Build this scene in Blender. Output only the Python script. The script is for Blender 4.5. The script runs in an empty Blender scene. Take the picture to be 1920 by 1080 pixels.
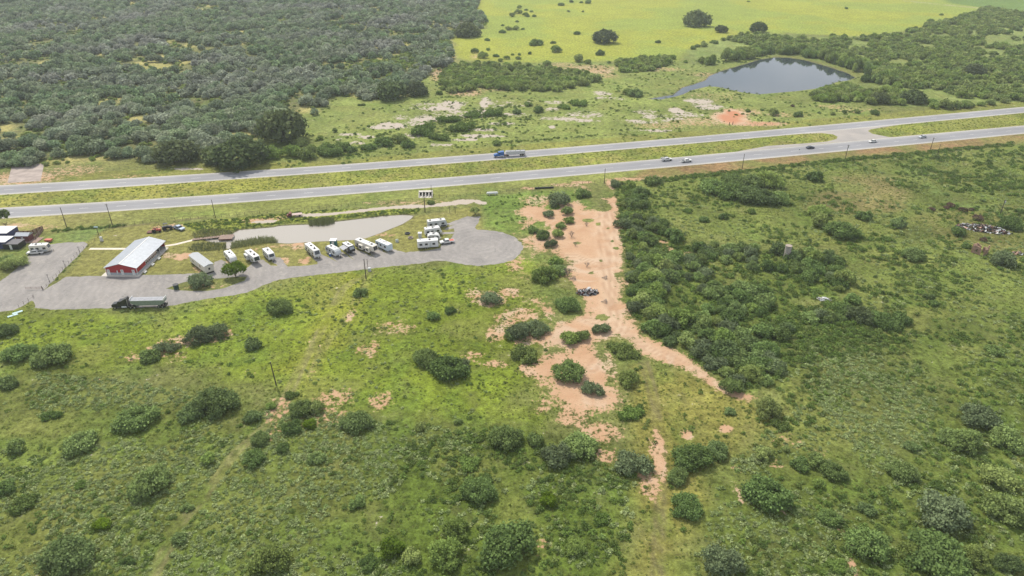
import bpy, math, random
import numpy as np
from mathutils import Vector
from mathutils.geometry import tessellate_polygon

R = math.radians
sc = bpy.context.scene
COL = sc.collection
rng = random.Random(7)
NR = np.random.RandomState(11)

# ------------------------------------------------------------------ camera
H, PITCH, FPX = 121.0, 29.0, 1310.0
cd = bpy.data.cameras.new('camera'); cam = bpy.data.objects.new('camera', cd); COL.objects.link(cam)
cam.location = (0, 0, H); cam.rotation_euler = (R(90 - PITCH), 0, 0)
cd.sensor_width = 36; cd.lens = FPX / 1920 * 36; cd.clip_start = 1; cd.clip_end = 30000
sc.camera = cam
# ------------------------------------------------------------------ light
SUN_EL, SUN_DIR = 52.0, (0.50, -0.866)          # the sun's light travels towards SUN_DIR
sun_az = math.atan2(-SUN_DIR[1], -SUN_DIR[0])   # direction to the sun, counter-clockwise from +X
w = bpy.data.worlds.new('World'); sc.world = w; w.use_nodes = True
nt = w.node_tree; bg = nt.nodes['Background']
sky = nt.nodes.new('ShaderNodeTexSky'); sky.sky_type = 'NISHITA'; sky.sun_disc = False
sky.sun_elevation = R(SUN_EL); sky.sun_rotation = math.pi / 2 - sun_az
sky.altitude = 200; sky.dust_density = 2.0; sky.air_density = 1.0
# thin broken cloud over the whole sky
tc = nt.nodes.new('ShaderNodeTexCoord'); mp = nt.nodes.new('ShaderNodeMapping'); mp.inputs['Scale'].default_value = (1, 1, 3.0)
cn = nt.nodes.new('ShaderNodeTexNoise'); cn.inputs['Scale'].default_value = 3.2; cn.inputs['Detail'].default_value = 6
cr = nt.nodes.new('ShaderNodeMapRange'); cr.inputs[1].default_value = .38; cr.inputs[2].default_value = .62; cr.inputs[3].default_value = .15; cr.inputs[4].default_value = .95
cm = nt.nodes.new('ShaderNodeMixRGB'); cm.inputs[2].default_value = (11.0, 11.3, 11.8, 1)
L = nt.links.new
L(tc.outputs['Generated'], mp.inputs[0]); L(mp.outputs[0], cn.inputs[0]); L(cn.outputs[0], cr.inputs[0])
L(cr.outputs[0], cm.inputs[0]); L(sky.outputs[0], cm.inputs[1]); L(cm.outputs[0], bg.inputs[0])
bg.inputs[1].default_value = 0.085
sd_ = bpy.data.lights.new('sun', 'SUN'); sun = bpy.data.objects.new('sun', sd_); COL.objects.link(sun)
sd_.energy = 3.3; sd_.angle = R(4.0); sd_.color = (1, .93, .80)
ce = math.cos(R(SUN_EL))
sun.rotation_euler = Vector((SUN_DIR[0] * ce, SUN_DIR[1] * ce, -math.sin(R(SUN_EL)))).to_track_quat('-Z', 'Y').to_euler()
vs = sc.view_settings
sc.display_settings.display_device = 'sRGB'
vs.view_transform = 'Standard'; vs.look = 'None'; vs.exposure = 0.5; vs.gamma = 1; vs.use_curve_mapping = False
sc.render.engine = 'CYCLES'
sc.cycles.max_bounces = 6; sc.cycles.diffuse_bounces = 2; sc.cycles.volume_bounces = 1; sc.cycles.transparent_max_bounces = 4

# ------------------------------------------------------------------ survey helper: bearing on the photograph -> point of the terrain
ST, CT = math.sin(R(PITCH)), math.cos(R(PITCH))
def G(px, py, z=0.0):
    u, v = (px - 960) / FPX, (540 - py) / FPX
    dy, dz = CT + v * ST, -ST + v * CT
    t = (z - H) / dz
    return (u * t, dy * t)
def S(px, py):                                   # photo pixels per metre at a ground point
    x, y = G(px, py)
    return FPX / (y * CT + H * ST)
def GP(pts): return [G(*p) for p in pts]

# ------------------------------------------------------------------ numpy noise / distance fields
def _h(ix, iy, s):
    n = (ix.astype(np.int64) * 374761393 + iy.astype(np.int64) * 668265263 + s * 974634777) & 0x7fffffff
    n = ((n ^ (n >> 13)) * 1274126177) & 0x7fffffff
    n = n ^ (n >> 16)
    return (n & 0xffff) / 65535.0
def vnoise(x, y, s=0):
    ix, iy = np.floor(x), np.floor(y); fx, fy = x - ix, y - iy
    fx = fx * fx * (3 - 2 * fx); fy = fy * fy * (3 - 2 * fy)
    a = _h(ix, iy, s); b = _h(ix + 1, iy, s); c = _h(ix, iy + 1, s); d = _h(ix + 1, iy + 1, s)
    return (a * (1 - fx) + b * fx) * (1 - fy) + (c * (1 - fx) + d * fx) * fy
def fbm(x, y, scale, s=0, o=4):
    t = 0; a = .5; tot = 0
    for i in range(o):
        t = t + a * vnoise(x / scale, y / scale, s + i * 17); tot += a; a *= .5; scale *= .5
    return t / tot
def sdf(X, Y, poly, margin=40):
    """signed distance in metres, negative inside"""
    P = np.array(poly, float); out = np.full(X.shape, 1e3)
    sel = (X > P[:, 0].min() - margin) & (X < P[:, 0].max() + margin) & (Y > P[:, 1].min() - margin) & (Y < P[:, 1].max() + margin)
    x, y = X[sel], Y[sel]
    if x.size == 0: return out
    d = np.full(x.shape, 1e12); ins = np.zeros(x.shape, bool)
    n = len(P)
    for i in range(n):
        ax, ay = P[i]; bx, by = P[(i + 1) % n]
        ex, ey = bx - ax, by - ay; L2 = ex * ex + ey * ey + 1e-9
        t = np.clip(((x - ax) * ex + (y - ay) * ey) / L2, 0, 1)
        d = np.minimum(d, (x - ax - t * ex) ** 2 + (y - ay - t * ey) ** 2)
        c = (ay > y) != (by > y)
        with np.errstate(divide='ignore', invalid='ignore'):
            xi = ax + (y - ay) * ex / (ey if abs(ey) > 1e-12 else 1e-12)
        ins ^= c & (x < xi)
    d = np.sqrt(d); d[ins] *= -1
    out[sel] = np.minimum(d, 1e3)
    return out
def ldist(X, Y, pts, margin=30):
    P = np.array(pts, float); out = np.full(X.shape, 1e3)
    sel = (X > P[:, 0].min() - margin) & (X < P[:, 0].max() + margin) & (Y > P[:, 1].min() - margin) & (Y < P[:, 1].max() + margin)
    x, y = X[sel], Y[sel]
    if x.size == 0: return out
    d = np.full(x.shape, 1e12)
    for i in range(len(P) - 1):
        ax, ay = P[i]; bx, by = P[i + 1]; ex, ey = bx - ax, by - ay
        t = np.clip(((x - ax) * ex + (y - ay) * ey) / (ex * ex + ey * ey + 1e-9), 0, 1)
        d = np.minimum(d, (x - ax - t * ex) ** 2 + (y - ay - t * ey) ** 2)
    out[sel] = np.sqrt(d)
    return out
def smooth(a, b, x):
    t = np.clip((x - a) / (b - a), 0, 1); return t * t * (3 - 2 * t)

# ------------------------------------------------------------------ object helpers
def mesh_from(name, V, F, attr=None):
    me = bpy.data.meshes.new(name); me.from_pydata([tuple(v) for v in V], [], [tuple(f) for f in F]); me.update(); return me
def ob(name, me, mat=None, parent=None, kind=None, label=None, cat=None, group=None):
    if isinstance(me, MB): me = me.mesh(name)
    o = bpy.data.objects.new(name, me); COL.objects.link(o)
    if mat is not None and me is not None and not me.materials: me.materials.append(mat)
    if parent is not None: o.parent = parent
    if kind: o['kind'] = kind
    if label: o['label'] = label
    if cat: o['category'] = cat
    if group: o['group'] = group
    return o
def thing(name, label, cat, loc=(0, 0), rot=0, group=None, z=0):
    o = bpy.data.objects.new(name, None); COL.objects.link(o); o.empty_display_size = .5
    o.location = (loc[0], loc[1], z); o.rotation_euler = (0, 0, rot)
    o['label'] = label; o['category'] = cat
    if group: o['group'] = group
    return o
def dup(root, loc, rot, label, group=None, scale=None):
    r = root.copy(); COL.objects.link(r); r.location = (loc[0], loc[1], 0); r.rotation_euler = (0, 0, rot); r['label'] = label
    if group: r['group'] = group
    if scale: r.scale = scale
    for ch in list(root.children):
        c = ch.copy(); COL.objects.link(c); c.parent = r
        for g in list(ch.children):
            d = g.copy(); COL.objects.link(d); d.parent = c
    return r
class MB:
    def __init__(s): s.V = []; s.F = []
    def box(s, x0, x1, y0, y1, z0, z1, top=1.0):
        b = len(s.V); cx, cy = (x0 + x1) / 2, (y0 + y1) / 2
        for z, k in ((z0, 1), (z1, top)):
            for x, y in ((x0, y0), (x1, y0), (x1, y1), (x0, y1)): s.V.append((cx + (x - cx) * k, cy + (y - cy) * k, z))
        s.F += [(b, b + 3, b + 2, b + 1), (b + 4, b + 5, b + 6, b + 7)] + [(b + i, b + (i + 1) % 4, b + 4 + (i + 1) % 4, b + 4 + i) for i in range(4)]
        return s
    def prism(s, prof, y0, y1, inset=0, zin=None):
        """profile of (x,z) extruded over y; points above zin are pulled in by inset"""
        b = len(s.V); n = len(prof)
        for y, sg in ((y0, 1), (y1, -1)):
            for x, z in prof: s.V.append((x, y + (sg * inset if (zin is not None and z > zin) else 0), z))
        s.F += [tuple(b + i for i in range(n)), tuple(b + n + i for i in reversed(range(n)))]
        s.F += [(b + i, b + n + i, b + n + (i + 1) % n, b + (i + 1) % n) for i in range(n)]
        return s
    def cyl(s, p0, p1, r0, r1=None, n=10, caps=True):
        r1 = r0 if r1 is None else r1
        a = Vector(p0); c = Vector(p1); d = (c - a).normalized()
        u = d.orthogonal().normalized(); v = d.cross(u); b = len(s.V)
        for p, r in ((a, r0), (c, r1)):
            for i in range(n):
                t = 2 * math.pi * i / n; s.V.append(tuple(p + u * math.cos(t) * r + v * math.sin(t) * r))
        s.F += [(b + i, b + (i + 1) % n, b + n + (i + 1) % n, b + n + i) for i in range(n)]
        if caps: s.F += [tuple(b + i for i in reversed(range(n))), tuple(b + n + i for i in range(n))]
        return s
    def bar(s, p0, p1, w, h=None):
        return s.cyl(p0, p1, w * .7, w * .7, 4)
    def obox(s, c, half, rz=0, rx=0, ry=0):
        from mathutils import Euler
        m = Euler((rx, ry, rz)).to_matrix(); b = len(s.V)
        for z in (-1, 1):
            for x, y in ((-1, -1), (1, -1), (1, 1), (-1, 1)): s.V.append(tuple(Vector(c) + m @ Vector((x * half[0], y * half[1], z * half[2]))))
        s.F += [(b, b + 3, b + 2, b + 1), (b + 4, b + 5, b + 6, b + 7)] + [(b + i, b + (i + 1) % 4, b + 4 + (i + 1) % 4, b + 4 + i) for i in range(4)]
        return s
    def mesh(s, name): return mesh_from(name, s.V, s.F)

# ------------------------------------------------------------------ materials
def N(t, typ, **kw):
    n = t.nodes.new(typ)
    for k, v in kw.items(): setattr(n, k, v)
    return n
MATS = {}
def mat(name, c, rough=.6, metal=0, var=.15, scale=3.0, spec=.4, bump=0):
    if name in MATS: return MATS[name]
    m = bpy.data.materials.new(name); m.use_nodes = True; t = m.node_tree; p = t.nodes['Principled BSDF']
    no = N(t, 'ShaderNodeTexNoise'); no.inputs['Scale'].default_value = scale; no.inputs['Detail'].default_value = 5
    co = N(t, 'ShaderNodeTexCoord'); t.links.new(co.outputs['Object'], no.inputs[0])
    mr = N(t, 'ShaderNodeMapRange'); mr.inputs[1].default_value = .3; mr.inputs[2].default_value = .7; mr.inputs[3].default_value = 1 - var; mr.inputs[4].default_value = 1 + var
    t.links.new(no.outputs[0], mr.inputs[0])
    mx = N(t, 'ShaderNodeVectorMath', operation='SCALE'); mx.inputs[0].default_value = c; t.links.new(mr.outputs[0], mx.inputs['Scale'])
    t.links.new(mx.outputs[0], p.inputs['Base Color'])
    p.inputs['Roughness'].default_value = rough; p.inputs['Metallic'].default_value = metal; p.inputs['Specular IOR Level'].default_value = spec
    if bump:
        b = N(t, 'ShaderNodeBump'); b.inputs['Strength'].default_value = bump; b.inputs['Distance'].default_value = .05
        t.links.new(no.outputs[0], b.inputs['Height']); t.links.new(b.outputs[0], p.inputs['Normal'])
    MATS[name] = m; return m
WHITE = mat('white_paint', (.60, .60, .59), .35, var=.05, scale=1.2)
CREAM = mat('cream_siding', (.62, .58, .50), .5, var=.06)
GREYW = mat('pale_grey_paint', (.45, .47, .48), .45, var=.08)
BLUEW = mat('pale_blue_siding', (.50, .58, .63), .45, var=.06)
BLACK = mat('black_paint', (.018, .019, .022), .3, var=.2)
RUBBER = mat('tyre_rubber', (.02, .02, .02), .85)
GLASS = mat('dark_glass', (.02, .025, .03), .08, spec=.8)
CHROME = mat('bright_metal', (.6, .6, .6), .3, metal=.8)
STEELR = mat('galvanised_roof', (.36, .385, .425), .42, metal=.25, var=.07, scale=.8)
RED = mat('red_wall_panel', (.33, .018, .025), .5, var=.12)
REDBR = mat('maroon_boards', (.15, .045, .045), .7, var=.2)
GSKIRT = mat('grey_wainscot', (.33, .35, .37), .6)
CONC = mat('concrete', (.50, .47, .42), .85, var=.12, scale=1.5, bump=.2)
CONCD = mat('weathered_concrete', (.28, .235, .20), .9, var=.3, scale=.6, bump=.3)
WOODD = mat('weathered_boards', (.24, .17, .14), .85, var=.25)
POLE = mat('dark_timber_pole', (.06, .045, .038), .85, var=.25)
BARK = mat('bark', (.10, .08, .065), .9, var=.3, bump=.5)
DEADW = mat('bare_grey_wood', (.24, .20, .17), .9, var=.2)
BLUEP = mat('blue_paint', (.02, .10, .32), .35)
BLUEC = mat('pale_blue_car_paint', (.30, .36, .46), .3, metal=.3)
SILV = mat('silver_car_paint', (.50, .53, .56), .3, metal=.4)
DKBLUE = mat('dark_blue_car_paint', (.03, .035, .06), .25)
TEAL = mat('teal_wall', (.02, .12, .13), .6)
RSTEEL = mat('rusty_steel', (.12, .05, .04), .8, var=.4)
ORRED = mat('faded_red_paint', (.40, .08, .05), .6)
TRGREY = mat('grey_green_trailer_side', (.24, .28, .25), .4, metal=.3)
TARP = mat('grey_tarpaulin', (.27, .28, .31), .6, var=.15, scale=2)
ALU = mat('dull_aluminium', (.48, .48, .52), .35, metal=.5)
STONE = mat('pink_sandstone', (.36, .23, .17), .9, var=.3, scale=1.2, bump=.5)
CYAN = mat('pale_cyan_sheet', (.30, .44, .46), .5)
NAVY = mat('navy_wall', (.04, .045, .12), .6)
DGREEN = mat('dark_green_plastic', (.015, .05, .045), .4)

def leafmat(name, cols, trans=.25, grey=None, gscale=.012, gth=(.45, .6)):
    m = bpy.data.materials.new(name); m.use_nodes = True; t = m.node_tree; t.nodes.clear(); l = t.links.new
    out = N(t, 'ShaderNodeOutputMaterial'); oi = N(t, 'ShaderNodeObjectInfo')
    rp = N(t, 'ShaderNodeValToRGB'); rp.color_ramp.interpolation = 'LINEAR'
    e = rp.color_ramp.elements
    e[0].position = 0; e[0].color = (*cols[0], 1); e[1].position = 1; e[1].color = (*cols[-1], 1)
    for i, c in enumerate(cols[1:-1]):
        k = e.new((i + 1) / (len(cols) - 1)); k.color = (*c, 1)
    l(oi.outputs['Random'], rp.inputs[0]); col = rp.outputs[0]
    if grey:
        no = N(t, 'ShaderNodeTexNoise'); no.inputs['Scale'].default_value = gscale; no.inputs['Detail'].default_value = 2
        l(oi.outputs['Location'], no.inputs[0])
        mr = N(t, 'ShaderNodeMapRange'); mr.inputs[1].default_value, mr.inputs[2].default_value = gth; l(no.outputs[0], mr.inputs[0])
        mx = N(t, 'ShaderNodeMixRGB'); mx.inputs[2].default_value = (*grey, 1); l(mr.outputs[0], mx.inputs[0]); l(col, mx.inputs[1]); col = mx.outputs[0]
    at = N(t, 'ShaderNodeAttribute', attribute_name='v')
    ge = N(t, 'ShaderNodeTexCoord'); n2 = N(t, 'ShaderNodeTexNoise'); n2.inputs['Scale'].default_value = 2.2; l(ge.outputs['Object'], n2.inputs[0])
    ad = N(t, 'ShaderNodeMath', operation='MULTIPLY_ADD'); ad.inputs[1].default_value = .8; ad.inputs[2].default_value = .22; l(n2.outputs[0], ad.inputs[0])
    a2 = N(t, 'ShaderNodeMath', operation='MULTIPLY_ADD'); a2.inputs[1].default_value = .75; l(at.outputs['Fac'], a2.inputs[0]); l(ad.outputs[0], a2.inputs[2])
    h1 = N(t, 'ShaderNodeMath', operation='MULTIPLY'); h1.inputs[1].default_value = 37.7; l(oi.outputs['Random'], h1.inputs[0]); h2 = N(t, 'ShaderNodeMath', operation='FRACT'); l(h1.outputs[0], h2.inputs[0])
    h3 = N(t, 'ShaderNodeMapRange'); h3.inputs[3].default_value = .76; h3.inputs[4].default_value = 1.24; l(h2.outputs[0], h3.inputs[0])
    h4 = N(t, 'ShaderNodeMath', operation='MULTIPLY'); l(h3.outputs[0], h4.inputs[0]); l(a2.outputs[0], h4.inputs[1])
    vm = N(t, 'ShaderNodeVectorMath', operation='SCALE'); l(col, vm.inputs[0]); l(h4.outputs[0], vm.inputs['Scale'])
    d = N(t, 'ShaderNodeBsdfDiffuse'); tr = N(t, 'ShaderNodeBsdfTranslucent'); ms = N(t, 'ShaderNodeMixShader'); ms.inputs[0].default_value = trans
    gn = N(t, 'ShaderNodeNewGeometry'); up = N(t, 'ShaderNodeVectorMath', operation='ADD'); up.inputs[1].default_value = (0, 0, .9); l(gn.outputs['Normal'], up.inputs[0])
    nz = N(t, 'ShaderNodeVectorMath', operation='NORMALIZE'); l(up.outputs[0], nz.inputs[0]); l(nz.outputs[0], d.inputs['Normal'])
    l(vm.outputs[0], d.inputs[0]); l(vm.outputs[0], tr.inputs[0]); l(d.outputs[0], ms.inputs[1]); l(tr.outputs[0], ms.inputs[2]); l(ms.outputs[0], out.inputs[0])
    return m
M_OAK = leafmat('oak_leaves', [(0.081, 0.112, 0.047), (0.102, 0.137, 0.056), (0.128, 0.152, 0.068), (0.093, 0.116, 0.062)])
M_WOAK = leafmat('wood_oak_leaves', [(0.165, 0.239, 0.115), (0.211, 0.271, 0.144), (0.248, 0.281, 0.181), (0.175, 0.251, 0.131)], grey=(0.285, 0.292, 0.246), gth=(.47, .67))
M_MESQ = leafmat('mesquite_leaves', [(0.174, 0.254, 0.067), (0.222, 0.291, 0.079), (0.260, 0.310, 0.107), (0.155, 0.216, 0.070)], .35)
M_SHRUB = leafmat('shrub_leaves', [(0.120, 0.183, 0.059), (0.152, 0.222, 0.070), (0.196, 0.263, 0.089), (0.133, 0.187, 0.074)], .3)
M_PALE = leafmat('pale_grey_leaves', [(0.131, 0.169, 0.082), (0.151, 0.192, 0.099), (0.122, 0.157, 0.071)], .3)
M_BRIGHT = leafmat('bright_green_leaves', [(.15, .23, .022), (.13, .20, .03)], .4)
M_BROWN = leafmat('dead_brown_leaves', [(.095, .06, .05), (.12, .075, .065)], .2)
M_SCRUB = leafmat('grey_green_scrub_leaves', [(0.210, 0.276, 0.102), (0.267, 0.328, 0.139), (0.307, 0.356, 0.163), (0.162, 0.240, 0.066)], .3)
M_GSCRUB = leafmat('green_scrub_leaves', [(0.118, 0.186, 0.044), (0.146, 0.214, 0.055), (0.099, 0.152, 0.044), (0.185, 0.235, 0.072)], .3)
M_TUFT = leafmat('grass_tuft_blades', [(.16, .21, .05), (.20, .235, .07), (.13, .19, .04), (.23, .22, .09)], .4)
M_REED = leafmat('reed_blades', [(0.198, 0.204, 0.090), (0.162, 0.187, 0.081)], .3)

# ================================================================== LAYOUT (outlines surveyed on the ground)
gravel_px = [(-60, 520), (0, 527), (16, 516), (39, 497), (53, 479), (70, 472), (94.6, 458), (120, 455), (155.6, 454), (163, 457), (160, 464), (147, 479), (125, 500), (100, 526), (88, 538), (80, 544), (100, 534), (112, 527.5), (124, 519),
    (155, 518), (192, 517.5), (320, 515), (354, 513.5), (387, 511.5), (397, 500), (404, 491), (416, 487), (423, 490), (432, 497), (441, 504), (459, 505.5), (468, 498), (478, 489), (492, 487), (500, 492), (507, 498.5), (519, 499),
    (511, 490), (515, 483), (527, 483), (539, 500), (560, 499), (597, 495), (584, 480), (577, 470), (590, 470), (633, 492), (612, 475), (616, 466), (630, 466), (665, 487.5), (644, 470), (655, 464), (668, 468), (703, 482), (681, 465), (695, 460),
    (731, 476.5), (714, 464), (725, 459), (735, 467), (760, 473.6), (797, 470.6), (825, 465), (829, 458), (845, 449), (851, 438), (826, 440), (829, 436), (852, 434), (851, 428), (834, 431), (836, 427), (855, 421), (843, 423), (838, 419), (845, 416.5),
    (864.5, 410), (876, 406), (901, 406), (897, 416), (890, 426), (894, 431), (920, 432), (943, 436), (966, 445), (978, 456), (981, 465), (976, 475), (966, 486), (935, 495.5), (894, 498.6), (860, 494.5), (837, 489.5), (817, 489.5), (777.5, 495),
    (708, 502), (639, 510.6), (580, 517), (541, 521.7), (513, 527), (485, 539), (461, 549), (440, 553), (411, 556.5), (355, 566), (309, 575), (260, 577), (212, 577.5), (150, 579), (104, 581), (65, 577.5), (64, 566), (60, 563), (50, 568), (36, 577), (28, 581), (0, 585), (-60, 592)]
island_px = [(311, 541), (328, 535), (345, 529), (370, 526), (396, 522.6), (418.5, 521.7), (440, 519.5), (463, 518.5), (459, 526), (440, 533), (422, 540), (389, 545.7), (355.6, 545.5), (330, 544)]
pond1_px = [(437, 436), (448, 430), (476, 428), (513, 425), (522, 422.6), (550, 421), (576, 420), (600, 420), (627, 415), (678.5, 409), (718, 404), (757.7, 401.7), (774.5, 403.3), (771.5, 408), (753.7, 419), (714, 435), (686.5, 445), (664.7, 448.4), (599, 451), (540, 455), (522, 454), (490, 451), (460, 455), (437, 457), (430, 466), (424, 464), (424, 452), (400, 453), (384, 449), (384, 445), (432, 447)]
pond2_px = [(1215, 185), (1240, 181), (1263, 177), (1280, 163.5), (1300, 158), (1323, 150), (1330, 142), (1352, 133), (1380, 125), (1423, 112), (1453, 107), (1480, 108), (1507, 112), (1547, 123), (1590, 137), (1603, 145), (1590, 150), (1567, 153), (1547, 163), (1493, 170), (1423, 176), (1390, 172), (1347, 162), (1327, 161), (1297, 168), (1280, 176), (1263, 181), (1240, 185.5)]
up_t = [(-80, 352), (0, 346.5), (213, 336), (430, 323), (640, 308), (860, 291.7), (1050, 277), (1240, 261.6), (1400, 247.5), (1560, 232.8), (1740, 216.5), (1920, 200.4), (2010, 192)]
up_b = [(-80, 371), (0, 365), (213, 352), (430, 337.5), (640, 321.7), (860, 305), (1050, 290.5), (1240, 274), (1400, 260.5), (1560, 245.8), (1740, 228.5), (1920, 211.7), (2010, 203)]
lo_t = [(-80, 394), (20, 388), (150, 381), (320, 371), (540, 354.8), (700, 343.5), (860, 331.6), (1050, 315), (1240, 297), (1400, 282), (1560, 267), (1640, 260.5), (1740, 252.5), (1920, 235.4), (2010, 227)]
lo_b = [(-80, 415), (20, 408.7), (150, 401), (320, 389.3), (540, 372.7), (700, 361), (860, 348.5), (1050, 332), (1240, 314.4), (1400, 300.5), (1560, 285.3), (1640, 278.5), (1740, 269), (1920, 250.3), (2010, 242)]
cross_px = [(1500, 251), (1560, 245.3), (1700, 232), (1660, 238), (1634, 242), (1627, 245.5), (1636, 251), (1668, 257), (1700, 256.5), (1560, 267.5), (1380, 284.5), (1440, 273.5), (1500, 269.5), (1550, 265.5), (1568, 261), (1571, 256.5), (1562, 252), (1540, 249.5)]
clearing_px = [(1127, 352), (1146, 355.7), (1154.6, 381), (1158, 416), (1163, 450), (1170, 484), (1170, 518), (1170, 553), (1175, 590), (1189, 614), (1220, 635), (1254, 652), (1288, 669), (1316, 693), (1345, 717), (1372, 732), (1415, 745), (1400, 752), (1360, 738), (1333, 722), (1303, 700), (1275, 686), (1247, 677), (1213, 674), (1196, 659), (1178, 638),
    (1160, 634), (1137.5, 645), (1126, 668), (1128, 696), (1150, 735), (1160, 762), (1130, 775), (1090, 765), (1040, 740), (1020, 752), (1030, 720), (1012, 690), (1031, 659), (1011, 662), (1004, 638), (1020, 600), (1004, 575), (985, 566), (1004, 562), (1035, 575), (1066, 592), (1084, 587), (1093, 566), (1079, 549), (1052, 532), (1046, 512), (1058, 495), (1038, 477), (1007, 477), (1004, 501), (990, 518), (976.5, 511.6), (973, 484), (997, 474), (990, 457), (976, 438), (1004, 426), (984, 407), (980, 398.5), (1007, 388), (997, 378), (1024, 376), (1079, 374.5), (1103, 384), (1110, 391), (1128, 394), (1141, 390), (1141, 374.5), (1113, 362)]
sand_spots = [  # px, py, rx, ry, strength
    (918, 560, 34, 16, .9), (890, 552, 22, 12, .7), (955, 548, 22, 12, .8), (950, 600, 24, 20, .75), (930, 625, 22, 18, .8), (980, 590, 34, 14, .8), (1000, 640, 40, 24, .75), (930, 683, 30, 8, .8), (885, 668, 26, 12, .65), (700, 655, 14, 20, .7), (657, 592, 10, 16, .75), (680, 655, 12, 12, .7), (740, 615, 45, 16, .62), (715, 750, 24, 20, .72), (630, 745, 44, 20, .68),
    (575, 770, 30, 16, .6), (520, 770, 26, 30, .7), (610, 780, 46, 26, .6), (545, 800, 34, 20, .58), (510, 815, 16, 16, .62), (345, 640, 40, 12, .78), (400, 627, 36, 16, .85), (300, 655, 30, 18, .8), (250, 670, 20, 12, .62), (330, 668, 24, 12, .6), (182, 711, 8, 4, .9), (86, 680, 8, 12, .6), (1070, 785, 30, 18, .8), (1125, 810, 44, 20, .86), (1135, 855, 26, 16, .75), (1110, 745, 60, 30, .9), (1050, 735, 30, 24, .8),
    (1215, 905, 22, 34, .85), (1233, 860, 14, 44, .9), (1236, 830, 10, 30, .9), (1120, 700, 22, 40, .8), (1145, 680, 12, 40, .7), (1362, 804, 14, 8, .95), (1288, 815, 14, 10, .9), (1385, 925, 10, 20, .7), (1400, 940, 16, 8, .6), (1385, 880, 16, 10, .6), (1480, 960, 16, 8, .55), (1455, 870, 20, 12, .55), (1530, 845, 20, 12, .55), (1592, 1010, 7, 30, .85), (1598, 1060, 8, 24, .85), (1585, 1000, 20, 10, .6), (1470, 825, 40, 20, .5),
    (1240, 455, 12, 6, .85), (1255, 468, 8, 7, .9), (1265, 478, 14, 6, .8), (1290, 475, 16, 5, .7), (1222, 472, 10, 8, .6), (1405, 672, 12, 8, .5), (1020, 1020, 16, 14, .62), (1010, 1040, 10, 8, .6),
    (1000, 397, 26, 12, .95), (1010, 375, 40, 10, .7), (1145, 345, 12, 12, .8), (1180, 336, 40, 4, .8), (1090, 342, 24, 3, .9), (1060, 347, 40, 4, .7), (990, 353, 16, 3, .8), (1105, 358, 30, 12, .6), (1230, 333, 40, 5, .6), (780, 381, 130, 6, .55),
    (1395, 210, 40, 8, .7), (1370, 222, 34, 12, 1.0), (1378, 213, 20, 9, 1.1), (1420, 232, 60, 5, .9), (1310, 228, 70, 10, .65), (1460, 215, 30, 6, .6), (1500, 218, 20, 4, .5),
    (1235, 130, 60, 5, .62), (1110, 128, 60, 8, .68), (1050, 122, 40, 6, .62), (1125, 142, 40, 6, .62), (820, 140, 14, 14, .7), (835, 150, 14, 10, .65), (875, 174, 40, 8, .7), (930, 165, 44, 8, .6), (850, 106, 8, 4, .6), (890, 105, 10, 8, .6), (1125, 133, 30, 8, .75),
    (1240, 235, 60, 8, .6), (1340, 180, 60, 10, .5), (1340, 150, 40, 6, .55), (1300, 165, 30, 5, .5), (1325, 140, 40, 5, .6), (1565, 200, 40, 5, .6), (1595, 208, 30, 4, .62), (1620, 205, 40, 4, .5),
    (325, 424, 18, 5, .8), (297, 427, 20, 4, .6), (322, 480, 22, 6, .72), (343, 481, 14, 7, .95), (305, 475, 14, 5, .7), (376, 503, 16, 7, .7), (420, 497, 16, 8, .75), (480, 414, 28, 5, .9), (500, 413, 16, 5, .9), (528, 408, 14, 6, .7), (470, 470, 16, 6, .6), (530, 461, 40, 5, .62), (558, 460, 14, 10, .85), (530, 489, 14, 9, .8), (570, 490, 12, 6, .9), (577, 485, 7, 4, .85), (700, 465, 8, 4, .4), (715, 440, 12, 4, .7), (733, 441, 8, 3, .8), (820, 411, 5, 2, 1), (400, 535, 40, 6, .5), (360, 540, 30, 4, .5), (355, 476, 8, 6, .6), (30, 422, 30, 5, .75), (80, 425, 40, 5, .6), (40, 335, 80, 16, .75), (140, 320, 60, 14, .6), (250, 330, 60, 5, .5),
    (470, 700, 16, 6, .45), (590, 690, 12, 20, .4), (600, 640, 40, 20, .35)]
berm_line = [[(560, 404), (600, 403), (633, 400), (660, 397), (700, 392.5), (740, 389), (790, 387), (830, 384), (860, 381), (880, 379)], [(808, 386), (850, 379), (870, 376.5), (890, 377), (903, 381)], [(478, 416), (512, 415)]]
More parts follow.
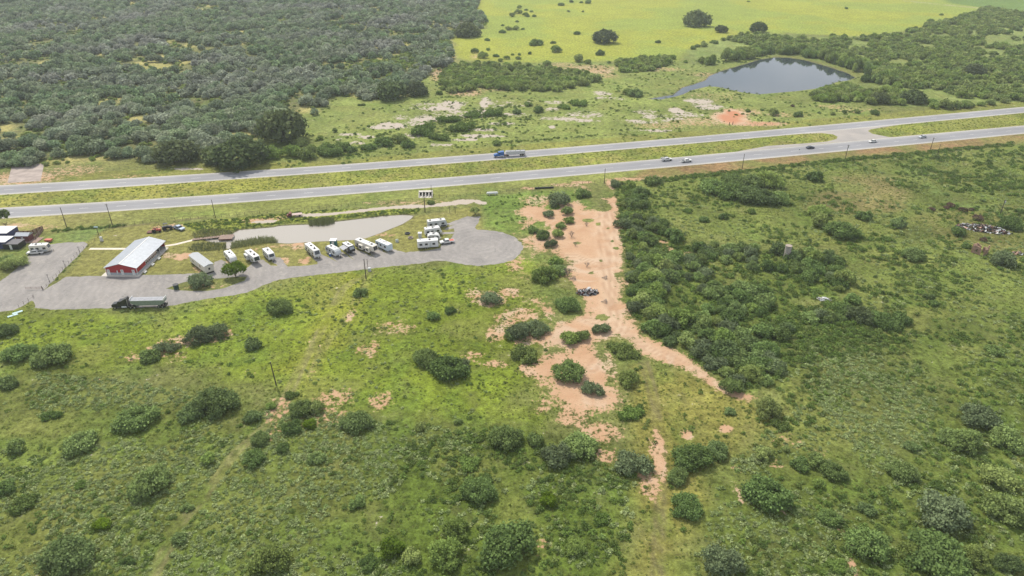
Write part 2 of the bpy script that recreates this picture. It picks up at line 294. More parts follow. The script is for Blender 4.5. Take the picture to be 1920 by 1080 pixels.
rock_spots = [(735, 236, 36, 9, .85), (715, 238, 26, 7, .8), (780, 234, 36, 12, .62), (800, 222, 40, 10, .7), (845, 196, 34, 10, .8), (830, 203, 40, 8, .85), (910, 192, 12, 14, .8), (905, 212, 40, 12, .7), (860, 215, 60, 16, .5), (960, 215, 40, 5, .6), (940, 232, 34, 4, .8), (905, 243, 34, 4, .85), (900, 255, 54, 4, .9), (870, 262, 30, 4, .9), (660, 252, 26, 4, .7), (690, 258, 20, 5, .8), (670, 268, 20, 5, .6), (765, 255, 30, 8, .6), (1033, 205, 20, 5, .7), (1040, 192, 34, 5, .6), (1035, 238, 8, 4, .9), (1050, 222, 50, 5, .62), (1100, 215, 50, 10, .55), (1090, 226, 44, 4, .7), (1130, 175, 24, 6, .7), (1125, 183, 20, 4, .6), (1155, 185, 24, 5, .5), (1270, 208, 16, 9, 1), (1210, 210, 30, 6, .6), (1240, 220, 60, 10, .5), (1330, 200, 34, 7, .8), (1310, 190, 30, 8, .85), (1290, 215, 40, 8, .6), (1200, 228, 50, 6, .62), (1220, 245, 60, 4, .6), (640, 262, 14, 4, .7), (800, 200, 50, 12, .5), (950, 195, 60, 10, .45), (830, 272, 30, 3, .7), (600, 258, 12, 3, .6), (540, 345, 10, 3, .0), (350, 317, 40, 3, .8), (750, 220, 26, 7, .5)]
ZW = {  # ground cover outlines
 'wood': [(-400, -70), (905, -70), (893, 20), (912, 45), (880, 72), (850, 66), (842, 30), (838, 20), (850, 110), (838, 130), (800, 140), (760, 180), (700, 190), (620, 178), (600, 200), (560, 215), (520, 230), (450, 275), (360, 295), (300, 305), (210, 300), (85, 312), (0, 313), (-400, 330)],
 'meadow': [(840, -70), (2400, -70), (2400, 60), (1920, 30), (1860, 20), (1780, 45), (1740, 50), (1680, 62), (1600, 68), (1480, 62), (1350, 75), (1290, 95), (1270, 118), (1180, 114), (1000, 118), (870, 112), (850, 100), (835, 50)],
 'greenfield': [(1660, -70), (2400, -70), (2400, 34), (1920, 32), (1860, 16), (1780, 6)],
 'pasture': [(440, 300), (580, 190), (700, 180), (850, 120), (1280, 115), (1420, 100), (1640, 150), (1560, 185), (1700, 215), (1400, 252), (1000, 283), (700, 305), (440, 322)],
 'rwood': [(1285, 120), (1290, 95), (1345, 75), (1360, 72), (1420, 60), (1480, 66), (1600, 72), (1690, 62), (1745, 45), (1775, 40), (1850, 14), (1920, 26), (2100, 30), (2400, 60), (2400, 160), (1920, 190), (1780, 206), (1700, 200), (1620, 196), (1530, 192), (1522, 180), (1560, 165), (1605, 155), (1640, 150), (1600, 135), (1560, 122), (1500, 104), (1440, 103), (1380, 118), (1330, 122)],
 'verge_n': [(-80, 340), (300, 316), (640, 300), (930, 275), (1250, 250), (1500, 225), (1920, 190), (1920, 205), (1240, 266), (640, 312), (-80, 356)],
 'median': [(-80, 366), (640, 318), (1240, 270), (1920, 206), (1920, 240), (1240, 303), (540, 359), (-80, 398)],
 'verge_s': [(-80, 405), (540, 368), (1240, 312), (1240, 332), (1130, 340), (900, 362), (560, 394), (300, 414), (100, 432), (-80, 445)],
 'brown_s': [(1210, 316), (1560, 282), (1920, 246), (2000, 238), (2000, 262), (1750, 284), (1640, 292), (1560, 297), (1400, 318), (1240, 335), (1180, 338)],
 'rvlawn': [(125, 440), (300, 418), (380, 420), (430, 440), (600, 450), (780, 405), (900, 385), (905, 430), (830, 440), (820, 468), (760, 478), (540, 505), (470, 508), (380, 514), (120, 520), (160, 465)],
 'lot_grass': [(80, 445), (125, 432), (205, 424), (165, 452), (100, 458)],
 'left_bank': [(340, 420), (560, 397), (800, 385), (780, 400), (640, 410), (520, 420), (440, 432), (380, 438)],
 'brightgrass': [(60, 580), (300, 580), (460, 553), (560, 522), (700, 508), (860, 496), (975, 490), (1010, 560), (1000, 700), (1010, 780), (900, 800), (700, 780), (560, 740), (400, 700), (200, 700), (0, 690), (-60, 640), (0, 600)],
 'yellowgrass': [(600, 525), (680, 510), (690, 560), (640, 640), (600, 720), (540, 745), (540, 680), (580, 600)],
 'clear_w': [(905, 365), (1080, 355), (1100, 380), (1000, 440), (905, 425)],
 'scrub_bl': [(-200, 700), (0, 690), (200, 710), (420, 740), (560, 760), (700, 790), (880, 800), (900, 900), (800, 1000), (700, 1200), (-300, 1200)],
 'dark_mid': [(760, 830), (900, 800), (1100, 830), (1200, 900), (1180, 1000), (1150, 1200), (640, 1200), (700, 1000)],
 'olive_track': [(1190, 680), (1290, 690), (1400, 750), (1480, 780), (1400, 830), (1290, 860), (1290, 960), (1300, 1200), (1180, 1200), (1190, 960), (1200, 830), (1160, 760)],
 'rfield': [(1160, 340), (1400, 320), (1920, 270), (2300, 240), (2300, 620), (1700, 640), (1580, 560), (1560, 470), (1170, 430)],
 'rbrown': [(1560, 330), (1690, 330), (1710, 390), (1620, 400), (1500, 395), (1550, 360)],
 'rbrown2': [(1700, 400), (1920, 390), (1920, 480), (1780, 450)],
 'rscrub': [(1480, 620), (1700, 600), (2300, 560), (2300, 1250), (1300, 1250), (1300, 960), (1400, 850), (1480, 760), (1420, 680)],
 'rpale': [(1500, 640), (1700, 650), (1760, 740), (1740, 850), (1640, 900), (1560, 790), (1500, 720)],
 'thicket': [(1150, 345), (1190, 342), (1215, 380), (1240, 420), (1300, 462), (1420, 470), (1500, 472), (1570, 490), (1590, 545), (1530, 560), (1470, 560), (1530, 590), (1690, 600), (1700, 640), (1500, 620), (1450, 650), (1480, 700), (1420, 735), (1360, 715), (1290, 668), (1225, 635), (1185, 600), (1172, 540), (1170, 480), (1160, 430)],
}
ZP = {k: GP(v) for k, v in ZW.items()}
gravel = GP(gravel_px); island = GP(island_px); pond1 = GP(pond1_px); pond2 = GP(pond2_px); clearing = GP(clearing_px)

# ================================================================== GROUND
def axis(a, b, step_list):
    out = [a]; 
    while out[-1] < b:
        x = out[-1]; st = step_list(x); out.append(x + st)
    return np.array(out)
def xstep(x):
    ax = abs(x)
    if ax < 190: return 1.1
    if ax < 800: return 2.2 + (ax - 190) / 610 * 2.5
    return 60 + (ax - 800) * .35
def ystep(y):
    if y < 50: return 60
    if y < 90: return 4
    if y < 350: return 1.1
    if y < 620: return 1.9
    if y < 1300: return 3.2
    return 60 + (y - 1300) * .3
xp = axis(0, 6000, xstep); xs = np.concatenate([-xp[:0:-1], xp])
ys = axis(-1500, 6500, ystep)
X, Y = np.meshgrid(xs, ys); nx, ny = len(xs), len(ys)
X = X.ravel().astype(float); Y = Y.ravel().astype(float)
s1 = sdf(X, Y, pond1); s2 = sdf(X, Y, pond2); sp = np.minimum(s1, s2)
def bank(s): return np.where(s > 1.5, 0, np.where(s > 0, -.35 * (1 - s / 1.5), -.35 - np.minimum(-s, 4) * .3))
Z = bank(sp)
C = np.zeros((X.size, 3)); C[:] = (.135, .155, .055)
n20 = fbm(X, Y, 22, 1); n60 = fbm(X, Y, 70, 2); n6 = fbm(X, Y, 6, 3, 3); n200 = fbm(X, Y, 220, 5)
def blend(m, c):
    m = m[:, None]; C[:] = C * (1 - m) + np.array(c) * m
def zone(k, c, feather=4, amp=10, st=1.0, sd=9):
    d = sdf(X, Y, ZP[k], 60) + (fbm(X, Y, 14, sd) - .5) * 2 * amp
    m = smooth(feather, -feather, d) * st; blend(m, c); return m
zone('meadow', (.205, .262, .055), 8, 8)
m = smooth(.45, .62, n60) * smooth(5, -5, sdf(X, Y, ZP['meadow'])) ; blend(m * .6, (.25, .265, .04))
zone('greenfield', (.11, .18, .05), 8, 3)
zone('pasture', (.155, .195, .06), 5, 8)
mw = zone('wood', (.12, .13, .06), 6, 10)
blend(mw * smooth(.55, .66, n20) * .8, (.30, .28, .12))
zone('rwood', (.16, .205, .07), 5, 10)
zone('verge_n', (.165, .18, .05), 2, 2)
zone('median', (.17, .195, .045), 1.5, 1)
xm = X
mm = smooth(2, -2, sdf(X, Y, ZP['median'])); blend(mm * smooth(.5, .64, fbm(X, Y, 9, 31)) * .5, (.22, .20, .08)); blend(mm * smooth(-60, -160, X) * .5, (.235, .235, .055))
zone('verge_s', (.165, .19, .06), 2, 2)
blend(smooth(2, -2, sdf(X, Y, ZP['verge_s'])) * smooth(-150, -200, X) * .5, (.24, .21, .10))
zone('brown_s', (.20, .155, .075), 2, 3)
blend(smooth(2, -2, sdf(X, Y, ZP['brown_s'])) * smooth(.42, .6, n6) * .7, (.175, .11, .065))
zone('brightgrass', (.138, .188, .026), 8, 14)
zone('yellowgrass', (.20, .225, .035), 8, 10, .85)
zone('clear_w', (.125, .19, .045), 3, 3)
zone('rvlawn', (.175, .178, .062), 2, 1.5)
zone('lot_grass', (.14, .20, .065), 1.5, 1)
zone('left_bank', (.17, .205, .04), 2, 2)
zone('scrub_bl', (.105, .13, .035), 10, 18)
blend(smooth(4, -4, sdf(X, Y, ZP['scrub_bl'])) * smooth(.52, .66, n20) * .7, (.095, .135, .032))
zone('dark_mid', (.08, .12, .024), 8, 12)
zone('rfield', (.115, .15, .04), 8, 10)
zone('rbrown', (.18, .155, .075), 6, 8, .8); zone('rbrown2', (.16, .145, .06), 6, 8, .5)
zone('rscrub', (.088, .12, .03), 8, 14)
zone('rpale', (.10, .12, .04), 8, 10, .7)
zone('thicket', (.09, .125, .03), 3, 5)
zone('olive_track', (.165, .165, .048), 4, 8)
# overall mottling of the cover
k = (.72 + .56 * n20)[:, None] * (.8 + .4 * n60)[:, None] * (.72 + .56 * n6)[:, None]
lawn = smooth(3, -3, np.minimum(sdf(X, Y, ZP['rvlawn']), sdf(X, Y, ZP['meadow'])))[:, None]
C *= k * (1 - lawn * .6) + lawn * .6
mo = smooth(.5, .7, fbm(X, Y, 16, 77)) * (1 - lawn[:, 0]) * .45
blend(mo, (.17, .185, .06))
mo = smooth(.55, .75, fbm(X, Y, 11, 99)) * (1 - lawn[:, 0]) * .4
blend(mo, (.09, .155, .03))
C *= np.array([1.05, 1.0, .86])
# vehicle tracks worn into the grass
def track(px, w=.35, gap=1.7, c=(.19, .175, .08), st=.7):
    P = GP(px); d = ldist(X, Y, P); m = np.exp(-((d - gap / 2) / (w + .25)) ** 2) if gap else np.exp(-(d / w) ** 2)
    blend(m * st * smooth(.25, .5, n6), c)
track([(692, 505), (640, 545), (600, 620), (560, 700), (520, 780), (440, 850), (390, 920), (330, 990), (290, 1080)], st=.8)
track([(700, 500), (660, 580), (600, 660), (585, 700)], st=.6)
track([(1210, 680), (1225, 740), (1240, 830), (1238, 930), (1232, 1080), (1230, 1180)], c=(.14, .12, .06), st=.8)
track([(1700, 310), (1740, 350), (1800, 385), (1920, 400)], gap=0, w=3.5, c=(.13, .19, .055), st=.6)
track([(1820, -2), (1700, 2), (1780, 10), (1870, 18), (1920, 24)][1:], gap=0, w=5, c=(.30, .28, .17), st=.8)
track([(838, 20), (840, 60), (848, 105), (855, 125)], gap=0, w=3, c=(.26, .25, .10), st=.9)
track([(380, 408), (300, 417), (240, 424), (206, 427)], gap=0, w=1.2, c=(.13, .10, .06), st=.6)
# wet margin of the ponds
blend(smooth(1.2, .0, sp) , (.12, .105, .07)); blend(smooth(0, -2, sp), (.09, .08, .055))
# bare soil fields
sdc = sdf(X, Y, clearing); edge_ = smooth(-10, 25, G(1100, 600)[0] - X + 20)
sand = smooth(4 + 5 * edge_, -4 - 6 * edge_, sdc + (n6 - .5) * 14 * edge_ + (fbm(X, Y, 14, 71) - .5) * 14 * edge_) * (1.08 - .2 * edge_)
rock = np.zeros(X.size)
def spots(lst, arr):
    for px, py, rx, ry, st in lst:
        cx, cy = G(px, py); x1, _ = G(px + rx, py); _, y1 = G(px, py - ry); _, y2 = G(px, py + ry)
        a, b = abs(x1 - cx), (y1 - y2) / 2
        sel = (abs(X - cx) < a * 1.8) & (abs(Y - cy) < b * 1.8)
        d = np.sqrt(((X[sel] - cx) / a) ** 2 + ((Y[sel] - cy) / b) ** 2)
        arr[sel] = np.maximum(arr[sel], (1 - smooth(.35, 1.35, d)) * st)
spots([(a_, b_, c_ * 1.25, d_ * 1.25, e_ * (.74 if e_ < .93 else .9)) for a_, b_, c_, d_, e_ in sand_spots], sand); spots([(a_, b_, c_, d_ * .9, e_ * .88) for a_, b_, c_, d_, e_ in rock_spots], rock)
for ln in berm_line:
    rock = np.maximum(rock, 1 - smooth(.5, 3.0, ldist(X, Y, GP(ln)) + (n6 - .5) * 2))
grass_hole = [(1137, 361, 13, 11), (1120, 352, 16, 6), (1040, 388, 12, 6), (1012, 420, 10, 5), (1060, 560, 30, 12), (1000, 655, 18, 10), (1045, 690, 12, 8), (1100, 730, 10, 6), (1030, 615, 8, 5), (1130, 388, 18, 9), (1103, 413, 12, 4), (1121, 420, 6, 3), (1115, 365, 14, 8), (1065, 568, 34, 24), (1050, 540, 30, 20), (1110, 512, 6, 3), (1082, 456, 7, 3), (1128, 489, 4, 3), (1163, 655, 22, 24), (1180, 700, 22, 18), (1160, 515, 8, 4), (1140, 428, 4, 2), (1148, 452, 4, 2), (1155, 465, 5, 3), (1130, 595, 12, 6)]
for px, py, rx, ry in grass_hole:
    cx, cy = G(px, py); a = rx / S(px, py); _, y1 = G(px, py - ry); _, y2 = G(px, py + ry); b = (y1 - y2) / 2
    d = np.sqrt(((X - cx) / a) ** 2 + ((Y - cy) / b) ** 2); sand *= smooth(.7, 1.15, d)
red = np.zeros(X.size); spots([(1368, 222, 26, 12, .8), (1376, 214, 18, 8, .9), (1430, 232, 60, 5, .5)], red)
me = bpy.data.meshes.new('ground')
me.vertices.add(X.size); me.vertices.foreach_set('co', np.stack([X, Y, Z], 1).ravel().astype(np.float32))
ii, jj = np.meshgrid(np.arange(nx - 1), np.arange(ny - 1)); a = (jj * nx + ii).ravel()
Q = np.stack([a, a + 1, a + nx + 1, a + nx], 1).ravel()
me.loops.add(Q.size); me.loops.foreach_set('vertex_index', Q.astype(np.int32))
me.polygons.add(Q.size // 4); me.polygons.foreach_set('loop_start', np.arange(0, Q.size, 4, dtype=np.int32))
me.update(); me.validate()
ca = me.attributes.new('tint', 'FLOAT_COLOR', 'POINT'); ca.data.foreach_set('color', np.concatenate([np.clip(C, 0, 1), np.ones((X.size, 1))], 1).ravel().astype(np.float32))
rut = np.zeros(X.size); rutd = np.zeros(X.size)
for ln, off in (([(1140, 380), (1146, 430), (1150, 480), (1148, 530), (1146, 570), (1155, 600), (1180, 630), (1215, 655), (1260, 672), (1310, 700), (1360, 728)], 0), ([(1130, 372), (1128, 430), (1135, 500), (1140, 560), (1140, 620), (1130, 660), (1110, 690)], 0), ([(975, 478), (1020, 482), (1080, 480), (1130, 500), (1150, 540)], 0), ([(1100, 600), (1150, 612), (1200, 650)], 0)):
    d = ldist(X, Y, GP(ln)) + (n6 - .5) * 1.2
    rut = np.maximum(rut, np.exp(-(d / 2.6) ** 2) * smooth(.3, .55, n6)); rutd = np.maximum(rutd, np.exp(-((np.abs(d) - 1.1) / .45) ** 2))
for nm, arr in (('rut', rut), ('rutdark', rutd), ('sand', sand), ('rock', rock), ('redsoil', red)):
    at = me.attributes.new(nm, 'FLOAT', 'POINT'); at.data.foreach_set('value', arr.astype(np.float32))

def ground_material():
    m = bpy.data.materials.new('ground_cover'); m.use_nodes = True; t = m.node_tree; l = t.links.new; p = t.nodes['Principled BSDF']
    geo = N(t, 'ShaderNodeNewGeometry')
    def noise(sc_, det=5, ro=.6, dist=0):
        n = N(t, 'ShaderNodeTexNoise'); n.inputs['Scale'].default_value = sc_; n.inputs['Detail'].default_value = det; n.inputs['Roughness'].default_value = ro; n.inputs['Distortion'].default_value = dist
        l(geo.outputs['Position'], n.inputs[0]); return n.outputs[0]
    def mr(x, a, b, c, d, sm=False):
        n = N(t, 'ShaderNodeMapRange'); n.interpolation_type = 'SMOOTHSTEP' if sm else 'LINEAR'
        l(x, n.inputs[0]); n.inputs[1].default_value, n.inputs[2].default_value, n.inputs[3].default_value, n.inputs[4].default_value = a, b, c, d; return n.outputs[0]
    def math_(op, a, b):
        n = N(t, 'ShaderNodeMath', operation=op)
        for i, v in enumerate((a, b)):
            if isinstance(v, (int, float)): n.inputs[i].default_value = v
            else: l(v, n.inputs[i])
        return n.outputs[0]
    def mix(f, a, b):
        n = N(t, 'ShaderNodeMixRGB'); l(f, n.inputs[0])
        for i, v in ((1, a), (2, b)):
            if isinstance(v, tuple): n.inputs[i].default_value = (*v, 1)
            else: l(v, n.inputs[i])
        return n.outputs[0]
    def attr(nm, o='Fac'): return N(t, 'ShaderNodeAttribute', attribute_name=nm).outputs[o]
    nA = noise(.45, 7, .68); nB = noise(1.7, 5, .7); nC = noise(.12, 4)
    vor = N(t, 'ShaderNodeTexVoronoi'); vor.inputs['Scale'].default_value = .9; l(geo.outputs['Position'], vor.inputs[0])
    f = math_('MULTIPLY', mr(nA, .36, .64, .62, 1.38), mr(nB, .34, .66, .72, 1.3))
    f = math_('MULTIPLY', f, mr(vor.outputs['Distance'], 0, .9, 1.12, .86))
    tint = attr('tint', 'Color')
    sc1 = N(t, 'ShaderNodeVectorMath', operation='SCALE'); l(tint, sc1.inputs[0]); l(f, sc1.inputs['Scale'])
    dry = mix(mr(nC, .5, .7, 0, .2, True), sc1.outputs[0], (.19, .175, .08))
    # bare sand: crisp ragged edge with grass tufts in it
    sc2 = noise(1.1, 7, .8)
    th = math_('ADD', attr('sand'), math_('MULTIPLY', math_('SUBTRACT', math_('ADD', math_('MULTIPLY', nA, .5), math_('MULTIPLY', sc2, .5)), .5), 3.2))
    sf = mr(th, .42, .58, 0, 1, True)
    sandc = mix(mr(nC, .35, .65, 0, 1), (.40, .252, .15), (.475, .33, .215))
    sandc = mix(mr(sc2, .35, .7, 0, .8), sandc, (.37, .215, .135))
    wv = noise(.06, 3, .5, 1.5); sandc = mix(mr(wv, .5, .66, 0, .6, True), sandc, (.46, .36, .27))
    sp_ = noise(1.3, 6, .85); sandc = mix(mr(sp_, .575, .62, 0, .75, True), sandc, (.17, .145, .065))
    st_ = noise(3.5, 3, .8); sandc = mix(mr(st_, .6, .68, 0, .6, True), sandc, (.27, .17, .11))
    sandc = mix(mr(attr('rut'), 0, 1, 0, .75), sandc, (.50, .38, .27)); sandc = mix(mr(attr('rutdark'), 0, 1, 0, .6), sandc, (.30, .18, .11))
    redf = mr(math_('ADD', attr('redsoil'), math_('MULTIPLY', math_('SUBTRACT', nA, .5), .6)), .3, .8, 0, 1)
    sandc = mix(redf, sandc, (.40, .185, .105))
    c = mix(sf, dry, sandc)
    th2 = math_('ADD', attr('rock'), math_('MULTIPLY', math_('SUBTRACT', math_('ADD', math_('MULTIPLY', nA, .6), math_('MULTIPLY', nC, .4)), .5), 3.4))
    rf = mr(th2, .42, .56, 0, 1, True)
    c = mix(rf, c, mix(mr(nB, .3, .7, 0, 1), (.42, .37, .31), (.34, .29, .25)))
    l(c, p.inputs['Base Color']); p.inputs['Roughness'].default_value = .95; p.inputs['Specular IOR Level'].default_value = .1
    b = N(t, 'ShaderNodeBump'); b.inputs['Distance'].default_value = .55
    veg = math_('SUBTRACT', 1.0, math_('MULTIPLY', math_('MAXIMUM', sf, rf), .8))
    l(math_('MULTIPLY', veg, .9), b.inputs['Strength']); l(math_('ADD', math_('MULTIPLY', nA, .6), math_('MULTIPLY', nB, .5)), b.inputs['Height']); l(b.outputs[0], p.inputs['Normal'])
    return m
me.materials.append(ground_material())
o = bpy.data.objects.new('ground', me); COL.objects.link(o); o['kind'] = 'structure'

# ------------------------------------------------------------------ flat sheets
def resample(P, step, jit=0, seed=1):
    r = random.Random(seed); out = []; n = len(P)
    for i in range(n):
        a = P[i]; b = P[(i + 1) % n]; d = math.dist(a, b); k_ = max(1, int(d / step))
        for j in range(k_):
            t_ = j / k_; out.append((a[0] + (b[0] - a[0]) * t_, a[1] + (b[1] - a[1]) * t_))
    if jit:
        A = np.array(out); q = fbm(A[:, 0], A[:, 1], 1.6, seed, 3) - .5; q2 = fbm(A[:, 0], A[:, 1], 1.6, seed + 50, 3) - .5
        out = [(x + q[i] * 2 * jit, y + q2[i] * 2 * jit) for i, (x, y) in enumerate(out)]
    return out
def smoothpoly(P, it=1):
    for _ in range(it):
        out = []
        for i in range(len(P)):
            a, b = P[i], P[(i + 1) % len(P)]
            out += [(a[0] * .75 + b[0] * .25, a[1] * .75 + b[1] * .25), (a[0] * .25 + b[0] * .75, a[1] * .25 + b[1] * .75)]
        P = out
    return P
def sheet(name, loops, z, material, kind='structure', **kw):
    tris = tessellate_polygon([[Vector((x, y, 0)) for x, y in lp] for lp in loops])
    V = [(x, y, z) for lp in loops for x, y in lp]
    F = []
    for t_ in tris:
        a, b, c_ = (Vector(V[i]) for i in t_)
        F.append(t_ if (b - a).cross(c_ - a).z > 0 else t_[::-1])
    return ob(name, mesh_from(name, V, F), material, kind=kind, **kw)
def surfmat(name, c1, c2, c3, sc_a=.25, sc_b=2.5, rough=.85, tracks=False):
    m = bpy.data.materials.new(name); m.use_nodes = True; t = m.node_tree; l = t.links.new; p = t.nodes['Principled BSDF']
    geo = N(t, 'ShaderNodeNewGeometry')
    n1 = N(t, 'ShaderNodeTexNoise'); n1.inputs['Scale'].default_value = sc_a; n1.inputs['Detail'].default_value = 6; l(geo.outputs['Position'], n1.inputs[0])
    n2 = N(t, 'ShaderNodeTexNoise'); n2.inputs['Scale'].default_value = sc_b; n2.inputs['Detail'].default_value = 4; l(geo.outputs['Position'], n2.inputs[0])
    r1 = N(t, 'ShaderNodeValToRGB'); e = r1.color_ramp.elements; e[0].position = .35; e[0].color = (*c1, 1); e[1].position = .65; e[1].color = (*c2, 1); l(n1.outputs[0], r1.inputs[0])
    mr = N(t, 'ShaderNodeMapRange'); mr.inputs[1].default_value = .4; mr.inputs[2].default_value = .72; mr.inputs[4].default_value = .5; l(n2.outputs[0], mr.inputs[0])
    mx = N(t, 'ShaderNodeMixRGB'); mx.inputs[2].default_value = (*c3, 1); l(mr.outputs[0], mx.inputs[0]); l(r1.outputs[0], mx.inputs[1]); col = mx.outputs[0]
    if tracks:   # swirling wheel marks round the turning circle and along the drive
        cxy = G(900, 462)
        sb = N(t, 'ShaderNodeVectorMath', operation='SUBTRACT'); l(geo.outputs['Position'], sb.inputs[0]); sb.inputs[1].default_value = (cxy[0], cxy[1], 0)
        wv = N(t, 'ShaderNodeTexWave', wave_type='RINGS', rings_direction='SPHERICAL'); wv.inputs['Scale'].default_value = .11; wv.inputs['Distortion'].default_value = 14; wv.inputs['Detail'].default_value = 4; wv.inputs['Detail Scale'].default_value = .5; wv.inputs['Detail Roughness'].default_value = .7
        l(sb.outputs[0], wv.inputs[0])
        m2 = N(t, 'ShaderNodeMixRGB', blend_type='MULTIPLY'); m2.inputs[0].default_value = 1; l(col, m2.inputs[1])
        q = N(t, 'ShaderNodeMapRange'); q.inputs[3].default_value = .95; q.inputs[4].default_value = 1.05; l(wv.outputs['Fac'], q.inputs[0]); l(q.outputs[0], m2.inputs[2]); col = m2.outputs[0]
    if tracks:
        n4 = N(t, 'ShaderNodeTexNoise'); n4.inputs['Scale'].default_value = .28; n4.inputs['Detail'].default_value = 7; n4.inputs['Roughness'].default_value = .7; n4.inputs['Distortion'].default_value = 1.2; l(geo.outputs['Position'], n4.inputs[0])
        for a_, b_, cc, ff in ((.57, .66, (.15, .145, .14), .7), (.44, .35, (.33, .305, .275), .6)):
            q2 = N(t, 'ShaderNodeMapRange'); q2.inputs[1].default_value = a_; q2.inputs[2].default_value = b_; q2.inputs[4].default_value = ff; l(n4.outputs[0], q2.inputs[0])
            m3 = N(t, 'ShaderNodeMixRGB'); m3.inputs[2].default_value = (*cc, 1); l(q2.outputs[0], m3.inputs[0]); l(col, m3.inputs[1]); col = m3.outputs[0]
    l(col, p.inputs['Base Color']); p.inputs['Roughness'].default_value = rough; p.inputs['Specular IOR Level'].default_value = .25
    b = N(t, 'ShaderNodeBump'); b.inputs['Strength'].default_value = .3; b.inputs['Distance'].default_value = .05; l(n2.outputs[0], b.inputs['Height']); l(b.outputs[0], p.inputs['Normal'])
    return m
GRAVEL = surfmat('grey_gravel', (.19, .18, .175), (.25, .235, .225), (.30, .27, .245), .09, 1.4, tracks=True)
sheet('gravel_drive', [resample(gravel, .7, .6, 3), resample(island, .9, .2, 4)[::-1]], .008, GRAVEL)
PATHM = mat('path_concrete', (.56, .50, .43), .85, var=.1, scale=.7)
def ribbon(name, px, width, z, material, **kw):
    P = [Vector((*G(*p), 0)) for p in px]; V = []; F = []
    for i, p_ in enumerate(P):
        d = (P[min(i + 1, len(P) - 1)] - P[max(i - 1, 0)]).normalized(); n = Vector((-d.y, d.x, 0)) * width / 2
        V += [(*(p_ + n).xy, z), (*(p_ - n).xy, z)]
    F = [(2 * i + 1, 2 * i + 3, 2 * i + 2, 2 * i) for i in range(len(P) - 1)]
    return ob(name, mesh_from(name, V, F), material, **kw)
ribbon('concrete_path', [(168, 466.5), (200, 466.5), (250, 466.5)], 1.6, .012, PATHM, kind='structure')
ribbon('concrete_path', [(302, 462.5), (330, 458), (362, 450)], 1.6, .012, PATHM, kind='structure')

# highway
def hw_material():
    m = bpy.data.materials.new('highway_asphalt'); m.use_nodes = True; t = m.node_tree; l = t.links.new; p = t.nodes['Principled BSDF']
    uv = N(t, 'ShaderNodeAttribute', attribute_name='across'); geo = N(t, 'ShaderNodeNewGeometry')
    n1 = N(t, 'ShaderNodeTexNoise'); n1.inputs['Scale'].default_value = .35; n1.inputs['Detail'].default_value = 6; l(geo.outputs['Position'], n1.inputs[0])
    n3 = N(t, 'ShaderNodeTexNoise'); n3.inputs['Scale'].default_value = .03; n3.inputs['Detail'].default_value = 3; l(geo.outputs['Position'], n3.inputs[0])
    ad = N(t, 'ShaderNodeMath', operation='MULTIPLY_ADD'); ad.inputs[1].default_value = .03; l(n1.outputs[0], ad.inputs[0]); l(uv.outputs['Fac'], ad.inputs[2])
    rp = N(t, 'ShaderNodeValToRGB'); cr_ = rp.color_ramp; cr_.elements[0].position = 0; cr_.elements[0].color = (.40, .36, .31, 1); cr_.elements[1].position = 1; cr_.elements[1].color = (.40, .36, .31, 1)
    for pos, c in ((.05, (.37, .35, .32)), (.10, (.275, .27, .275)), (.20, (.25, .25, .262)), (.265, (.215, .217, .235)), (.30, (.25, .25, .265)), (.38, (.215, .217, .235)), (.43, (.262, .262, .275)), (.56, (.21, .212, .23)), (.60, (.25, .25, .262)), (.68, (.21, .212, .23)), (.74, (.26, .26, .27)), (.93, (.28, .275, .275)), (.965, (.37, .35, .32))):
        e = cr_.elements.new(pos + .015); e.color = (*c, 1)
    l(ad.outputs[0], rp.inputs[0])
    mr = N(t, 'ShaderNodeMapRange'); mr.inputs[1].default_value = .3; mr.inputs[2].default_value = .7; mr.inputs[3].default_value = .88; mr.inputs[4].default_value = 1.12; l(n3.outputs[0], mr.inputs[0])
    mr.inputs[3].default_value = .82; mr.inputs[4].default_value = 1.06
    v = N(t, 'ShaderNodeVectorMath', operation='SCALE'); l(rp.outputs[0], v.inputs[0]); l(mr.outputs[0], v.inputs['Scale'])
    l(v.outputs[0], p.inputs['Base Color']); p.inputs['Roughness'].default_value = .8; p.inputs['Specular IOR Level'].default_value = .3
    return m
HWM = hw_material(); LINEM = mat('road_line_white', (.62, .62, .60), .6, var=.2, scale=.5)
def ycurve(px, xq):
    xs_ = np.array([p[0] for p in px], float); ys_ = np.array([p[1] for p in px], float)
    A = np.vander((xs_ - 960) / 1000, 5); co = np.linalg.lstsq(A, ys_, rcond=None)[0]
    return np.vander((xq - 960) / 1000, 5) @ co
xq = np.linspace(-80, 2010, 120)
HWP = []
